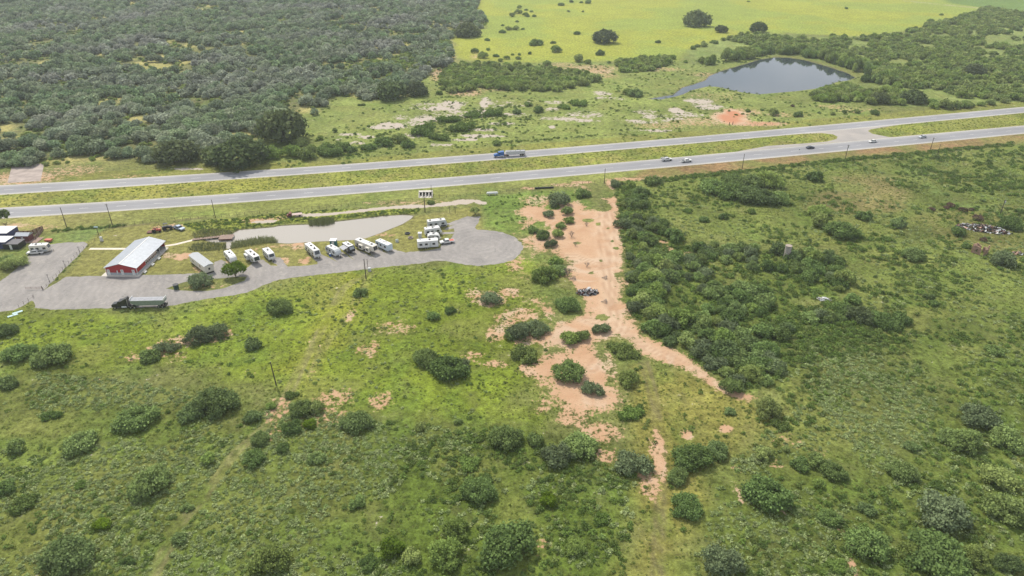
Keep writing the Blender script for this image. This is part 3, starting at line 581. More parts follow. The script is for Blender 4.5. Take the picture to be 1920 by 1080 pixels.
def carriageway(name, top, bot):
    T = [G(x_, y_) for x_, y_ in zip(xq, ycurve(top, xq))]; B = [G(x_, y_) for x_, y_ in zip(xq, ycurve(bot, xq))]
    # extend both ends straight on
    def ext(P, k_):
        d0 = (P[0][0] - P[3][0], P[0][1] - P[3][1]); d1 = (P[-1][0] - P[-4][0], P[-1][1] - P[-4][1])
        n0 = k_ / math.hypot(*d0); n1 = k_ / math.hypot(*d1)
        return [(P[0][0] + d0[0] * n0, P[0][1] + d0[1] * n0)] + P + [(P[-1][0] + d1[0] * n1, P[-1][1] + d1[1] * n1)]
    T, B = ext(T, 900), ext(B, 900); HWP.append(T + B[::-1])
    V = []; F = []; ac = []; M = 8
    for a_, b_ in zip(T, B):
        for j in range(M + 1):
            t_ = j / M; V.append((b_[0] + (a_[0] - b_[0]) * t_, b_[1] + (a_[1] - b_[1]) * t_, .012)); ac.append(t_)
    for i in range(len(T) - 1):
        for j in range(M):
            q = i * (M + 1) + j; F.append((q, q + M + 1, q + M + 2, q + 1))
    me_ = mesh_from(name, V, F); at_ = me_.attributes.new('across', 'FLOAT', 'POINT'); at_.data.foreach_set('value', np.array(ac, np.float32))
    r = ob(name, me_, HWM, kind='structure')
    for frac, wd, dash in ((.095, .16, 0), (.905, .16, 0), (.50, .16, 1)):
        V = []; F = []
        C_ = [Vector((b_[0] + (a_[0] - b_[0]) * frac, b_[1] + (a_[1] - b_[1]) * frac, .017)) for a_, b_ in zip(T, B)]
        pts = []; 
        for i in range(len(C_) - 1):
            d = (C_[i + 1] - C_[i]); k_ = max(1, int(d.length / 3)); pts += [C_[i] + d * (j / k_) for j in range(k_)]
        for i in range(0, len(pts) - 1, 4 if dash else 1):
            a_, b_ = pts[i], pts[i + 1]; d = (b_ - a_).normalized(); n = Vector((-d.y, d.x, 0)) * wd / 2; q = len(V)
            V += [tuple(a_ - n), tuple(b_ - n), tuple(b_ + n), tuple(a_ + n)]; F.append((q, q + 1, q + 2, q + 3))
        ob('lane_line' if dash else 'edge_line', mesh_from('line', V, F), LINEM, parent=r)
    return r
carriageway('highway', up_t, up_b); carriageway('highway', lo_t, lo_b)
HWP.append(GP(cross_px))
CROSSM = surfmat('crossover_asphalt', (.25, .235, .225), (.34, .31, .285), (.29, .27, .255), .08, .2)
sheet('median_crossover', [resample(GP(cross_px), 1.5, .15, 9)], .008, CROSSM)

# ponds
def watermat(name, c, rough, bump):
    m = bpy.data.materials.new(name); m.use_nodes = True; t = m.node_tree; l = t.links.new; p = t.nodes['Principled BSDF']
    p.inputs['Base Color'].default_value = (*c, 1); p.inputs['Roughness'].default_value = rough; p.inputs['IOR'].default_value = 1.33; p.inputs['Specular IOR Level'].default_value = .5
    geo = N(t, 'ShaderNodeNewGeometry'); n = N(t, 'ShaderNodeTexNoise'); n.inputs['Scale'].default_value = 1.2; n.inputs['Detail'].default_value = 3; l(geo.outputs['Position'], n.inputs[0])
    b = N(t, 'ShaderNodeBump'); b.inputs['Strength'].default_value = bump; b.inputs['Distance'].default_value = .05; l(n.outputs[0], b.inputs['Height']); l(b.outputs[0], p.inputs['Normal'])
    return m
def grow(P, d):
    A = sum(P[i][0] * P[(i + 1) % len(P)][1] - P[(i + 1) % len(P)][0] * P[i][1] for i in range(len(P))); sg = 1 if A > 0 else -1
    out = []
    for i in range(len(P)):
        a, b = P[i - 1], P[(i + 1) % len(P)]; dx, dy = b[0] - a[0], b[1] - a[1]; q = math.hypot(dx, dy) or 1
        out.append((P[i][0] + sg * dy / q * d, P[i][1] - sg * dx / q * d))
    return out
sheet('pond_water', [grow(pond1, .7)], -.35, watermat('muddy_pond_water', (.33, .305, .27), .08, .12))
sheet('pond_water', [grow(pond2, .9)], -.35, watermat('blue_pond_water', (.03, .04, .05), .04, .04))
# ================================================================== VEGETATION PROTOTYPES
def crown_mesh(name, seed, nl, n, height, base, leaf, spread=.62, lobe=(.28, .46), jit=.55):
    """unit-radius crown: leaf clumps spread over and through a bunch of lobes; z from base to height"""
    r = np.random.RandomState(seed); cz = (base + height) / 2; hz = (height - base) / 2
    cs = []; tries = 0
    while len(cs) < nl and tries < 4000:
        tries += 1
        q = r.uniform(-1, 1, 3)
        if np.linalg.norm(q) > 1: continue
        rad = r.uniform(*lobe)
        rho = math.hypot(q[0], q[1])
        cs.append((q[0] * spread, q[1] * spread, base + rad * .75 + max(height - base - 1.7 * rad, 0) * (1 - rho ** 1.7) * r.uniform(.45, 1.0), rad))
    cs = np.array(cs)
    P = []; Nn = []
    w_ = cs[:, 3] ** 2; w_ /= w_.sum()
    m_ = int(n * 2.6); li = r.choice(len(cs), m_, p=w_)
    d = r.normal(size=(m_, 3)); d /= np.linalg.norm(d, axis=1)[:, None]; d[:, 2] = np.where(d[:, 2] < -.7, -d[:, 2], d[:, 2])
    rr = cs[li, 3] * (1 - np.abs(r.normal(0, .16, m_)))
    sq = np.array([1, 1, min(1, hz / .42)])
    pos = cs[li, :3] + d * rr[:, None] * sq
    dist = np.linalg.norm((pos[:, None, :] - cs[None, :, :3]) / sq, axis=2) / cs[None, :, 3]
    dist[np.arange(m_), li] = 9
    keep = (dist.min(1) > .82) & (pos[:, 2] > base * .4)
    pos, d, li = pos[keep][:n], d[keep][:n], li[keep][:n]; n = len(pos)
    kk = 1 / np.percentile(np.hypot(pos[:, 0], pos[:, 1]), 96); pos[:, :2] *= kk
    fly = r.rand(n) < .24; pos[fly] += d[fly] * r.uniform(.02, .19, (n, 1))[fly]
    lob = r.uniform(0, 1, len(cs))[li]
    nn = d + r.normal(0, jit, (n, 3)); nn /= np.linalg.norm(nn, axis=1)[:, None]
    u = np.cross(nn, r.normal(size=(n, 3))); u /= np.linalg.norm(u, axis=1)[:, None]; v = np.cross(nn, u)
    s_ = leaf * r.uniform(.55, 1.35, n)[:, None]; bend = nn * s_ * .25
    V = np.stack([pos - u * s_ - v * s_ * .7, pos + u * s_ * .9 - v * s_ * .8 - bend, pos + u * s_ + v * s_ * .75, pos - u * s_ * .8 + v * s_ - bend], 1).reshape(-1, 3)
    V[:, 2] = np.maximum(V[:, 2], .01)
    me_ = bpy.data.meshes.new(name); me_.vertices.add(len(V)); me_.vertices.foreach_set('co', V.ravel().astype(np.float32))
    me_.loops.add(len(V)); me_.loops.foreach_set('vertex_index', np.arange(len(V), dtype=np.int32))
    me_.polygons.add(n); me_.polygons.foreach_set('loop_start', np.arange(0, 4 * n, 4, dtype=np.int32)); me_.update(); me_.validate()
    at_ = me_.attributes.new('v', 'FLOAT', 'FACE'); at_.data.foreach_set('value', (.45 * lob + .55 * r.uniform(0, 1, n) ** .8 + .08).astype(np.float32))
    return me_
def trunk_mesh(name, seed, height, base, multi=3, rad=.05, reach=.6):
    r = random.Random(seed); mb = MB()
    for k_ in range(multi):
        a = 6.283 * (k_ + r.random() * .5) / multi; x0, y0 = math.cos(a) * rad * .8, math.sin(a) * rad * .8
        p = Vector((x0 if multi > 1 else 0, y0 if multi > 1 else 0, -.02)); rr = rad
        d = Vector((math.cos(a) * .35, math.sin(a) * .35, 1)).normalized()
        seg = (base + height) / 2 / 3
        for j in range(3):
            q = p + d * seg; mb.cyl(p, q, rr, rr * .75, 6, caps=False); p = q; rr *= .75
            d = (d + Vector((math.cos(a) * .4 + r.uniform(-.2, .2), math.sin(a) * .4 + r.uniform(-.2, .2), -.05))).normalized()
            if j >= 0:
                for b_ in range(2):
                    a2 = a + r.uniform(-1.6, 1.6); e = p + Vector((math.cos(a2) * reach * .5, math.sin(a2) * reach * .5, height * r.uniform(.15, .35)))
                    mb.cyl(p, e, rr * .6, rr * .2, 5, caps=False)
    return mb.mesh(name)
def bare_mesh(name, seed, n=8):
    r = random.Random(seed); mb = MB()
    def br(p, d, ln, rd, lv):
        q = p + d * ln; mb.cyl(p, q, rd, rd * .6, 4, caps=False)
        if lv == 0: return
        for i in range(3):
            dd = (d + Vector((r.uniform(-.8, .8), r.uniform(-.8, .8), r.uniform(-.1, .5)))).normalized(); br(q, dd, ln * .72, rd * .6, lv - 1)
    for i in range(n):
        a = 6.283 * i / n; br(Vector((0, 0, -.02)), Vector((math.cos(a) * .6, math.sin(a) * .6, 1)).normalized(), .42, .03, 3)
    return mb.mesh(name)
SP = {}
def species(key, n_var, mat_, **kw):
    L_ = []
    for i in range(n_var):
        a = dict(kw); tr = a.pop('trunk'); L_.append((crown_mesh(key + '_crown', 100 + i * 7 + len(SP) * 31, **a), trunk_mesh(key + '_trunk', i, kw['height'], kw['base'], **tr)))
        L_[-1][0].materials.append(mat_); L_[-1][1].materials.append(BARK)
    SP[key] = L_
species('oak', 5, M_OAK, nl=24, n=2800, height=1.2, base=.06, leaf=.066, jit=.8, trunk=dict(multi=2, rad=.07))
species('woak', 5, M_WOAK, nl=13, n=1200, height=1.4, base=.1, leaf=.075, jit=.8, trunk=dict(multi=3, rad=.06))
species('mesq', 5, M_MESQ, nl=13, n=1500, height=1.2, base=.08, leaf=.066, spread=.68, lobe=(.22, .38), jit=.8, trunk=dict(multi=4, rad=.04))
species('shrub', 6, M_SHRUB, nl=18, n=2200, height=.95, base=.0, leaf=.062, spread=.70, lobe=(.18, .34), jit=.9, trunk=dict(multi=4, rad=.035))
species('pale', 3, M_PALE, nl=14, n=1300, height=.95, base=.05, leaf=.058, spread=.68, lobe=(.2, .34), jit=.8, trunk=dict(multi=4, rad=.03))
species('bright', 3, M_BRIGHT, nl=12, n=1800, height=1.1, base=.08, leaf=.06, trunk=dict(multi=2, rad=.04))
species('brown', 2, M_BROWN, nl=10, n=700, height=.85, base=.05, leaf=.06, jit=.9, trunk=dict(multi=4, rad=.03))
species('grassy', 3, M_GSCRUB, nl=16, n=2000, height=.42, base=.02, leaf=.055, spread=.72, lobe=(.15, .3), jit=.8, trunk=dict(multi=3, rad=.02))
BARES = [bare_mesh('bare_branches', i) for i in range(3)]
for b_ in BARES: b_.materials.append(DEADW)
# small clumps for the ground scrub
def clumps(key, n_var, mat_, n, height, leaf, **kw):
    SP[key] = []
    for i in range(n_var):
        m_ = crown_mesh(key, 500 + i + len(SP) * 13, 7, n, height, .0, leaf, spread=.6, lobe=(.25, .45), jit=.9, **kw); m_.materials.append(mat_); SP[key].append((m_, None))
species('shrub_fine', 4, M_SHRUB, nl=30, n=5200, height=.95, base=.0, leaf=.040, spread=.72, lobe=(.14, .30), jit=.9, trunk=dict(multi=5, rad=.03))
species('mesq_fine', 3, M_MESQ, nl=24, n=3800, height=1.1, base=.05, leaf=.042, spread=.72, lobe=(.15, .30), jit=.9, trunk=dict(multi=5, rad=.03))
species('pale_fine', 3, M_PALE, nl=26, n=3400, height=.95, base=.03, leaf=.040, spread=.72, lobe=(.14, .28), jit=.9, trunk=dict(multi=5, rad=.025))
clumps('scrub', 4, M_SCRUB, 70, .6, .16)
clumps('gscrub', 4, M_GSCRUB, 75, .8, .15)
clumps('farcrown', 4, M_WOAK, 380, 1.4, .125)
clumps('farmesq', 4, M_MESQ, 300, 1.2, .13)
def tuft_mesh(seed, n=26):
    r = np.random.RandomState(seed); V = []; F = []
    for i in range(n):
        a = r.uniform(0, 6.28); d = r.uniform(0, .75); x, y = math.cos(a) * d, math.sin(a) * d; w_ = .10; h_ = r.uniform(.3, .8); b = r.uniform(0, 6.28)
        lx, ly = r.normal(0, .25), r.normal(0, .25); q = len(V)
        V += [(x - math.cos(b) * w_, y - math.sin(b) * w_, 0), (x + math.cos(b) * w_, y + math.sin(b) * w_, 0), (x + lx, y + ly, h_)]; F.append((q, q + 1, q + 2))
    m_ = mesh_from('grass_tuft', V, F); at_ = m_.attributes.new('v', 'FLOAT', 'FACE'); at_.data.foreach_set('value', r.uniform(.4, 1, n).astype(np.float32)); m_.materials.append(M_TUFT); return m_
SP['tuft'] = [(tuft_mesh(i), None) for i in range(3)]

KINDTXT = {'oak': ('oak_tree', 'oak tree', 'dense oak'), 'woak': ('oak_tree', 'oak tree', 'grey green oak'), 'mesq': ('mesquite_tree', 'mesquite tree', 'light green mesquite'),
           'shrub': ('shrub', 'shrub', 'dark green bush'), 'pale': ('pale_shrub', 'shrub', 'grey green bush'), 'bright': ('bright_shrub', 'shrub', 'vivid green bush'),
           'brown': ('dead_bush', 'bush', 'dead brown bush'), 'grassy': ('low_bush', 'bush', 'low leafy bush'), 'bare': ('bare_bush', 'bush', 'leafless bush')}
def plant(kind, x, y, wid, label, group=None, hs=1.0, lift=0, fine=False):
    r = rng; nm, cat, _ = KINDTXT[kind]; sc_ = wid / 2
    rz = r.uniform(0, 6.28); zs = hs * r.uniform(.88, 1.1)
    if kind == 'bare':
        o_ = ob(nm, BARES[r.randrange(3)], label=label, cat=cat, group=group); o_.location = (x, y, 0); o_.rotation_euler.z = rz; o_.scale = (sc_,) * 3; return o_
    key = kind + '_fine' if (fine and kind + '_fine' in SP) else kind
    cr_, tk = SP[key][r.randrange(len(SP[key]))]
    t_ = thing(nm, label, cat, (x, y), rz, group); t_.scale = (sc_ * r.uniform(.86, 1.12), sc_ * r.uniform(.86, 1.12), sc_ * zs)
    c_ = ob('crown', cr_, parent=t_); c_.location.z = lift; ob('trunk', tk, parent=t_)
    return t_

# ------------------------------------------------------------------ plants one can single out: x, foot y, width (on the photograph), kind, zone
PL = [
 # oaks by the far side of the highway
 (315, 314, 88, 'oak', 'HN'), (396, 308, 56, 'oak', 'HN'), (445, 320, 98, 'oak', 'HN'), (518, 276, 104, 'oak', 'HN'), (728, 190, 62, 'oak', 'HN'), (780, 182, 44, 'oak', 'HN'), (875, 71, 50, 'oak', 'HN'),
 (345, 303, 50, 'oak', 'HN'), (480, 296, 40, 'mesq', 'HN'), (505, 300, 44, 'mesq', 'HN'), (545, 297, 40, 'mesq', 'HN'), (575, 300, 40, 'mesq', 'HN'), (616, 294, 50, 'shrub', 'HN'), (640, 284, 30, 'mesq', 'HN'), (560, 275, 30, 'mesq', 'HN'),
 (1137, 83, 48, 'oak', 'ME'), (1310, 52, 58, 'oak', 'ME'), (1353, 62, 30, 'oak', 'ME'), (1425, 62, 38, 'oak', 'ME'), (1832, 144, 44, 'oak', 'RW'), (1718, 196, 50, 'oak', 'RW'), (1653, 196, 38, 'oak', 'RW'),
 # meadow
 (1052, 11, 14, 'shrub', 'ME'), (1071, 5, 11, 'shrub', 'ME'), (1090, 6, 9, 'shrub', 'ME'), (1104, 7, 15, 'shrub', 'ME'), (975, 16, 12, 'mesq', 'ME'), (960, 32, 16, 'mesq', 'ME'), (972, 26, 18, 'mesq', 'ME'), (986, 31, 15, 'mesq', 'ME'), (987, 20, 9, 'shrub', 'ME'), (997, 23, 9, 'shrub', 'ME'), (990, 32, 9, 'shrub', 'ME'), (1002, 32, 10, 'shrub', 'ME'), (970, 42, 9, 'shrub', 'ME'),
 (942, 62, 14, 'shrub', 'ME'), (953, 57, 15, 'mesq', 'ME'), (968, 57, 18, 'mesq', 'ME'), (981, 56, 9, 'shrub', 'ME'), (942, 49, 8, 'shrub', 'ME'), (914, 77, 13, 'shrub', 'ME'), (1005, 86, 30, 'shrub', 'ME'), (1043, 99, 26, 'mesq', 'ME'), (1037, 82, 12, 'shrub', 'ME'), (994, 102, 11, 'shrub', 'ME'), (1125, 104, 22, 'shrub', 'ME'), (1082, 65, 15, 'shrub', 'ME'), (1235, 81, 14, 'shrub', 'ME'), (1066, 23, 9, 'pale', 'ME'), (1093, 23, 7, 'pale', 'ME'),
 (890, 100, 18, 'mesq', 'ME'), (905, 110, 22, 'mesq', 'ME'), (930, 107, 13, 'shrub', 'ME'), (950, 112, 14, 'mesq', 'ME'), (938, 116, 13, 'mesq', 'ME'), (961, 104, 9, 'shrub', 'ME'), (974, 104, 9, 'shrub', 'ME'), (972, 112, 12, 'mesq', 'ME'), (970, 124, 18, 'mesq', 'ME'), (1085, 117, 26, 'mesq', 'ME'), (1142, 119, 10, 'shrub', 'ME'), (1102, 120, 17, 'mesq', 'ME'), (1027, 124, 20, 'mesq', 'ME'),
 (1587, 17, 9, 'shrub', 'ME'), (1404, 4, 7, 'shrub', 'ME'), (1747, 41, 13, 'shrub', 'ME'), (1766, 29, 9, 'shrub', 'ME'), (1308, 89, 13, 'shrub', 'ME'), (1320, 82, 10, 'mesq', 'ME'), (915, 95, 10, 'mesq', 'ME'),
 # pasture north of the highway
 (1192, 183, 34, 'shrub', 'PA'), (1115, 155, 34, 'mesq', 'PA'), (1180, 178, 24, 'mesq', 'PA'), (932, 273, 20, 'shrub', 'PA'), (1403, 210, 13, 'shrub', 'PA'), (1429, 208, 10, 'shrub', 'PA'), (1453, 218, 26, 'mesq', 'PA'), (1499, 220, 25, 'shrub', 'PA'), (1487, 201, 10, 'brown', 'PA'), (1452, 226, 9, 'shrub', 'PA'), (1537, 213, 9, 'shrub', 'PA'), (1563, 216, 14, 'mesq', 'PA'), (1607, 213, 16, 'mesq', 'PA'), (1644, 216, 22, 'shrub', 'PA'), (1778, 206, 34, 'mesq', 'PA'), (1810, 195, 16, 'shrub', 'PA'), (1585, 212, 12, 'shrub', 'PA'),
 (822, 176, 14, 'shrub', 'PA'), (823, 178, 16, 'mesq', 'PA'), (1010, 212, 26, 'shrub', 'PA'), (969, 214, 20, 'shrub', 'PA'), (1085, 200, 44, 'grassy', 'PA'), (1060, 205, 30, 'grassy', 'PA'), (990, 200, 20, 'shrub', 'PA'), (700, 206, 8, 'shrub', 'PA'), (680, 213, 6, 'shrub', 'PA'), (662, 228, 6, 'shrub', 'PA'), (677, 199, 16, 'grassy', 'PA'), (943, 249, 8, 'shrub', 'PA'), (665, 252, 8, 'shrub', 'PA'), (691, 238, 8, 'shrub', 'PA'), (790, 255, 70, 'grassy', 'PA'), (820, 265, 50, 'grassy', 'PA'), (840, 232, 50, 'grassy', 'PA'), (865, 248, 50, 'grassy', 'PA'), (885, 222, 40, 'grassy', 'PA'), (920, 218, 40, 'grassy', 'PA'), (720, 275, 40, 'shrub', 'PA'), (745, 270, 34, 'mesq', 'PA'), (765, 278, 34, 'shrub', 'PA'), (690, 283, 30, 'shrub', 'PA'), (655, 286, 26, 'shrub', 'PA'),
 # park
 (437, 526, 42, 'bright', 'PK'), (367, 543, 50, 'pale', 'PK'), (891, 405, 18, 'shrub', 'PK'), (16, 508, 46, 'mesq', 'PK'), (2, 500, 36, 'shrub', 'PK'), (5, 428, 26, 'shrub', 'PK'), (806, 384, 16, 'shrub', 'PK'), (691, 510, 9, 'bare', 'PK'),
 # east side of the clearing and inside it
 (1228, 349, 36, 'shrub', 'CL'), (1092, 372, 33, 'shrub', 'CL'), (1051, 390, 54, 'pale', 'CL'), (1030, 409, 27, 'pale', 'CL'), (1062, 405, 26, 'mesq', 'CL'), (1068, 420, 22, 'mesq', 'CL'), (998, 438, 26, 'shrub', 'CL'), (1018, 449, 30, 'shrub', 'CL'), (1046, 448, 26, 'mesq', 'CL'), (1052, 430, 22, 'mesq', 'CL'), (1072, 447, 22, 'bare', 'CL'), (1079, 463, 15, 'bare', 'CL'), (1035, 466, 30, 'pale', 'CL'), (1100, 425, 13, 'bare', 'CL'), (1101, 503, 18, 'bare', 'CL'),
 (1022, 531, 54, 'mesq', 'CL'), (1048, 516, 34, 'shrub', 'CL'), (1065, 522, 30, 'bare', 'CL'), (1040, 505, 34, 'mesq', 'CL'), (1066, 586, 50, 'shrub', 'CL'), (918, 575, 46, 'pale', 'CL'), (975, 642, 58, 'pale', 'CL'), (1005, 632, 54, 'pale', 'CL'), (955, 640, 30, 'shrub', 'CL'), (1069, 648, 40, 'mesq', 'CL'), (1092, 642, 34, 'mesq', 'CL'), (1131, 629, 36, 'pale', 'CL'), (1068, 718, 66, 'mesq', 'CL'), (1160, 660, 42, 'grassy', 'CL'), (1178, 676, 46, 'grassy', 'CL'), (1181, 726, 50, 'mesq', 'CL'), (1112, 744, 44, 'pale', 'CL'), (1118, 730, 20, 'bare', 'CL'), (1185, 790, 46, 'grassy', 'CL'), (1200, 775, 30, 'grassy', 'CL'), (985, 680, 60, 'grassy', 'CL'), (1023, 658, 9, 'shrub', 'CL'), (1160, 410, 10, 'mesq', 'CL'),
 # middle grass field
 (812, 603, 28, 'shrub', 'MF'), (845, 590, 24, 'shrub', 'MF'), (795, 688, 52, 'shrub', 'MF'), (842, 715, 76, 'shrub', 'MF'), (866, 700, 44, 'pale', 'MF'), (673, 558, 32, 'shrub', 'MF'), (518, 592, 52, 'shrub', 'MF'), (469, 657, 38, 'shrub', 'MF'), (857, 798, 18, 'mesq', 'MF'), (787, 808, 22, 'mesq', 'MF'), (365, 648, 60, 'pale', 'MF'), (405, 636, 48, 'pale', 'MF'), (275, 680, 40, 'shrub', 'MF'), (298, 664, 34, 'pale', 'MF'), (320, 662, 30, 'pale', 'MF'), (560, 565, 10, 'grassy', 'MF'),
 # lower left scrub
 (85, 690, 72, 'shrub', 'LS'), (24, 680, 56, 'shrub', 'LS'), (2, 634, 44, 'shrub', 'LS'), (5, 732, 42, 'shrub', 'LS'), (395, 782, 80, 'shrub', 'LS'), (350, 792, 56, 'shrub', 'LS'), (246, 809, 76, 'shrub', 'LS'), (140, 852, 66, 'shrub', 'LS'), (26, 852, 40, 'mesq', 'LS'), (271, 936, 80, 'shrub', 'LS'), (8, 928, 38, 'shrub', 'LS'), (387, 876, 36, 'mesq', 'LS'), (468, 798, 42, 'shrub', 'LS'), (470, 876, 44, 'shrub', 'LS'), (482, 838, 44, 'shrub', 'LS'), (560, 784, 50, 'shrub', 'LS'), (590, 778, 36, 'mesq', 'LS'), (545, 814, 40, 'shrub', 'LS'), (578, 806, 26, 'bright', 'LS'), (545, 748, 30, 'grassy', 'LS'), (188, 996, 32, 'bright', 'LS'), (110, 1082, 96, 'shrub', 'LS'), (500, 1082, 80, 'mesq', 'LS'), (237, 1062, 26, 'shrub', 'LS'), (335, 1022, 32, 'shrub', 'LS'), (348, 960, 24, 'shrub', 'LS'), (508, 770, 22, 'mesq', 'LS'), (665, 812, 64, 'shrub', 'LS'), (590, 870, 34, 'shrub', 'LS'), (668, 955, 34, 'shrub', 'LS'), (145, 918, 26, 'grassy', 'LS'), (36, 962, 50, 'grassy', 'LS'), (90, 790, 40, 'grassy', 'LS'), (530, 850, 30, 'shrub', 'LS'),
 # lower middle
 (947, 846, 70, 'shrub', 'LM'), (1000, 838, 40, 'shrub', 'LM'), (1050, 876, 66, 'pale', 'LM'), (1090, 864, 76, 'shrub', 'LM'), (1190, 894, 66, 'pale', 'LM'), (730, 1048, 50, 'bright', 'LM'), (835, 1068, 74, 'mesq', 'LM'), (955, 1068, 112, 'shrub', 'LM'), (855, 1015, 56, 'mesq', 'LM'), (1030, 951, 34, 'bright', 'LM'), (1078, 1041, 44, 'mesq', 'LM'), (895, 948, 70, 'shrub', 'LM'), (880, 880, 44, 'grassy', 'LM'), (770, 1060, 40, 'mesq', 'LM'), (1130, 985, 34, 'grassy', 'LM'), (690, 1070, 40, 'grassy', 'LM'), (910, 912, 30, 'shrub', 'LM'),
 # lower right
 (1305, 886, 78, 'shrub', 'LR'), (1350, 862, 46, 'shrub', 'LR'), (1292, 974, 68, 'shrub', 'LR'), (1275, 910, 44, 'shrub', 'LR'), (1450, 962, 98, 'shrub', 'LR'), (1702, 906, 64, 'shrub', 'LR'), (1715, 848, 30, 'shrub', 'LR'), (1790, 1004, 104, 'pale', 'LR'), (1775, 1082, 110, 'shrub', 'LR'), (1720, 1060, 60, 'mesq', 'LR'), (1640, 1056, 90, 'shrub', 'LR'), (1848, 808, 76, 'pale', 'LR'), (1822, 852, 70, 'mesq', 'LR'), (1790, 836, 46, 'shrub', 'LR'), (1900, 845, 64, 'shrub', 'LR'), (1882, 920, 70, 'mesq', 'LR'), (1905, 990, 84, 'mesq', 'LR'), (1365, 1088, 84, 'pale', 'LR'), (1370, 780, 24, 'shrub', 'LR'), (1445, 788, 54, 'mesq', 'LR'), (1375, 742, 52, 'mesq', 'LR'), (1415, 718, 50, 'mesq', 'LR'), (1455, 704, 44, 'shrub', 'LR'), (1395, 700, 34, 'shrub', 'LR'), (1528, 606, 36, 'shrub', 'RF'), (1570, 902, 50, 'shrub', 'LR'), (1535, 880, 40, 'mesq', 'LR'), (1505, 884, 40, 'shrub', 'LR'), (1435, 864, 34, 'mesq', 'LR'), (1562, 988, 48, 'shrub', 'LR'), (1538, 918, 26, 'mesq', 'LR'), (1475, 850, 18, 'mesq', 'LR'), (1810, 962, 30, 'grassy', 'LR'), (1465, 808, 40, 'grassy', 'LR'), (1630, 966, 34, 'shrub', 'LR'), (1760, 920, 30, 'grassy', 'LR'), (1840, 1070, 60, 'mesq', 'LR'), (1900, 1076, 50, 'shrub', 'LR'), (1575, 1072, 40, 'grassy', 'LR'),
 # right field
 (1345, 366, 56, 'shrub', 'RF'), (1372, 374, 56, 'shrub', 'RF'), (1405, 382, 60, 'shrub', 'RF'), (1440, 387, 56, 'shrub', 'RF'), (1466, 384, 44, 'shrub', 'RF'), (1376, 352, 50, 'shrub', 'RF'), (1412, 356, 52, 'shrub', 'RF'), (1444, 354, 56, 'mesq', 'RF'), (1535, 343, 38, 'shrub', 'RF'), (1542, 409, 44, 'mesq', 'RF'), (1540, 426, 40, 'mesq', 'RF'), (1585, 450, 60, 'shrub', 'RF'), (1628, 416, 34, 'shrub', 'RF'), (1690, 428, 34, 'shrub', 'RF'), (1800, 444, 32, 'shrub', 'RF'), (1904, 433, 46, 'shrub', 'RF'), (1890, 502, 54, 'pale', 'RF'), (1846, 379, 14, 'shrub', 'RF'), (1776, 367, 11, 'shrub', 'RF'), (1722, 490, 44, 'shrub', 'RF'), (1704, 484, 26, 'shrub', 'RF'), (1654, 471, 15, 'shrub', 'RF'), (1322, 418, 22, 'shrub', 'RF'), (1359, 412, 22, 'shrub', 'RF'), (1411, 401, 18, 'mesq', 'RF'), (1505, 374, 14, 'shrub', 'RF'), (1745, 562, 20, 'shrub', 'RF'), (1755, 576, 22, 'shrub', 'RF'), (1872, 667, 34, 'shrub', 'RF'), (1620, 610, 60, 'pale', 'RF'), (1660, 616, 50, 'shrub', 'RF'), (1585, 594, 50, 'shrub', 'RF'), (1602, 572, 34, 'shrub', 'RF'),
 (1750, 396, 14, 'brown', 'RF'), (1786, 390, 18, 'brown', 'RF'), (1778, 393, 12, 'brown', 'RF'), (1808, 398, 18, 'brown', 'RF'), (1824, 397, 12, 'brown', 'RF'), (1839, 416, 22, 'brown', 'RF'), (1846, 455, 16, 'brown', 'RF'), (1877, 409, 11, 'shrub', 'RF'), (1757, 298, 14, 'shrub', 'RF'), (1835, 390, 8, 'shrub', 'RF'), (1915, 400, 16, 'shrub', 'RF'), (1665, 452, 20, 'grassy', 'RF'), (1290, 400, 22, 'grassy', 'RF'), (1815, 466, 18, 'shrub', 'RF'), (1855, 448, 8, 'shrub', 'RF')]
ZTXT = {'HN': 'on the far side of the highway', 'ME': 'in the far yellow green meadow', 'RW': 'in the woods right of the far pond', 'PA': 'in the rough pasture across the highway', 'PK': 'in the trailer park', 'CL': 'around the bare sandy clearing',
        'MF': 'in the bright grass below the gravel drive', 'LS': 'in the lower left scrub', 'LM': 'in the lower middle scrub', 'LR': 'in the lower right scrub', 'RF': 'in the open field right of the thicket'}
ORD = ['first', 'second', 'third', 'fourth', 'fifth', 'sixth', 'seventh', 'eighth', 'ninth', 'tenth', 'eleventh', 'twelfth', 'thirteenth', 'fourteenth', 'fifteenth', 'sixteenth', 'seventeenth', 'eighteenth', 'nineteenth', 'twentieth'] + ['twenty-' + q for q in ('first', 'second', 'third', 'fourth', 'fifth', 'sixth', 'seventh', 'eighth', 'ninth')] + ['thirtieth'] + ['thirty-' + q for q in ('first', 'second', 'third', 'fourth', 'fifth', 'sixth', 'seventh', 'eighth', 'ninth')] + ['fortieth'] + ['forty-' + q for q in ('first', 'second', 'third', 'fourth', 'fifth', 'sixth', 'seventh', 'eighth', 'ninth')]
bykz = {}
for e in PL: bykz.setdefault((e[3], e[4]), []).append(e)
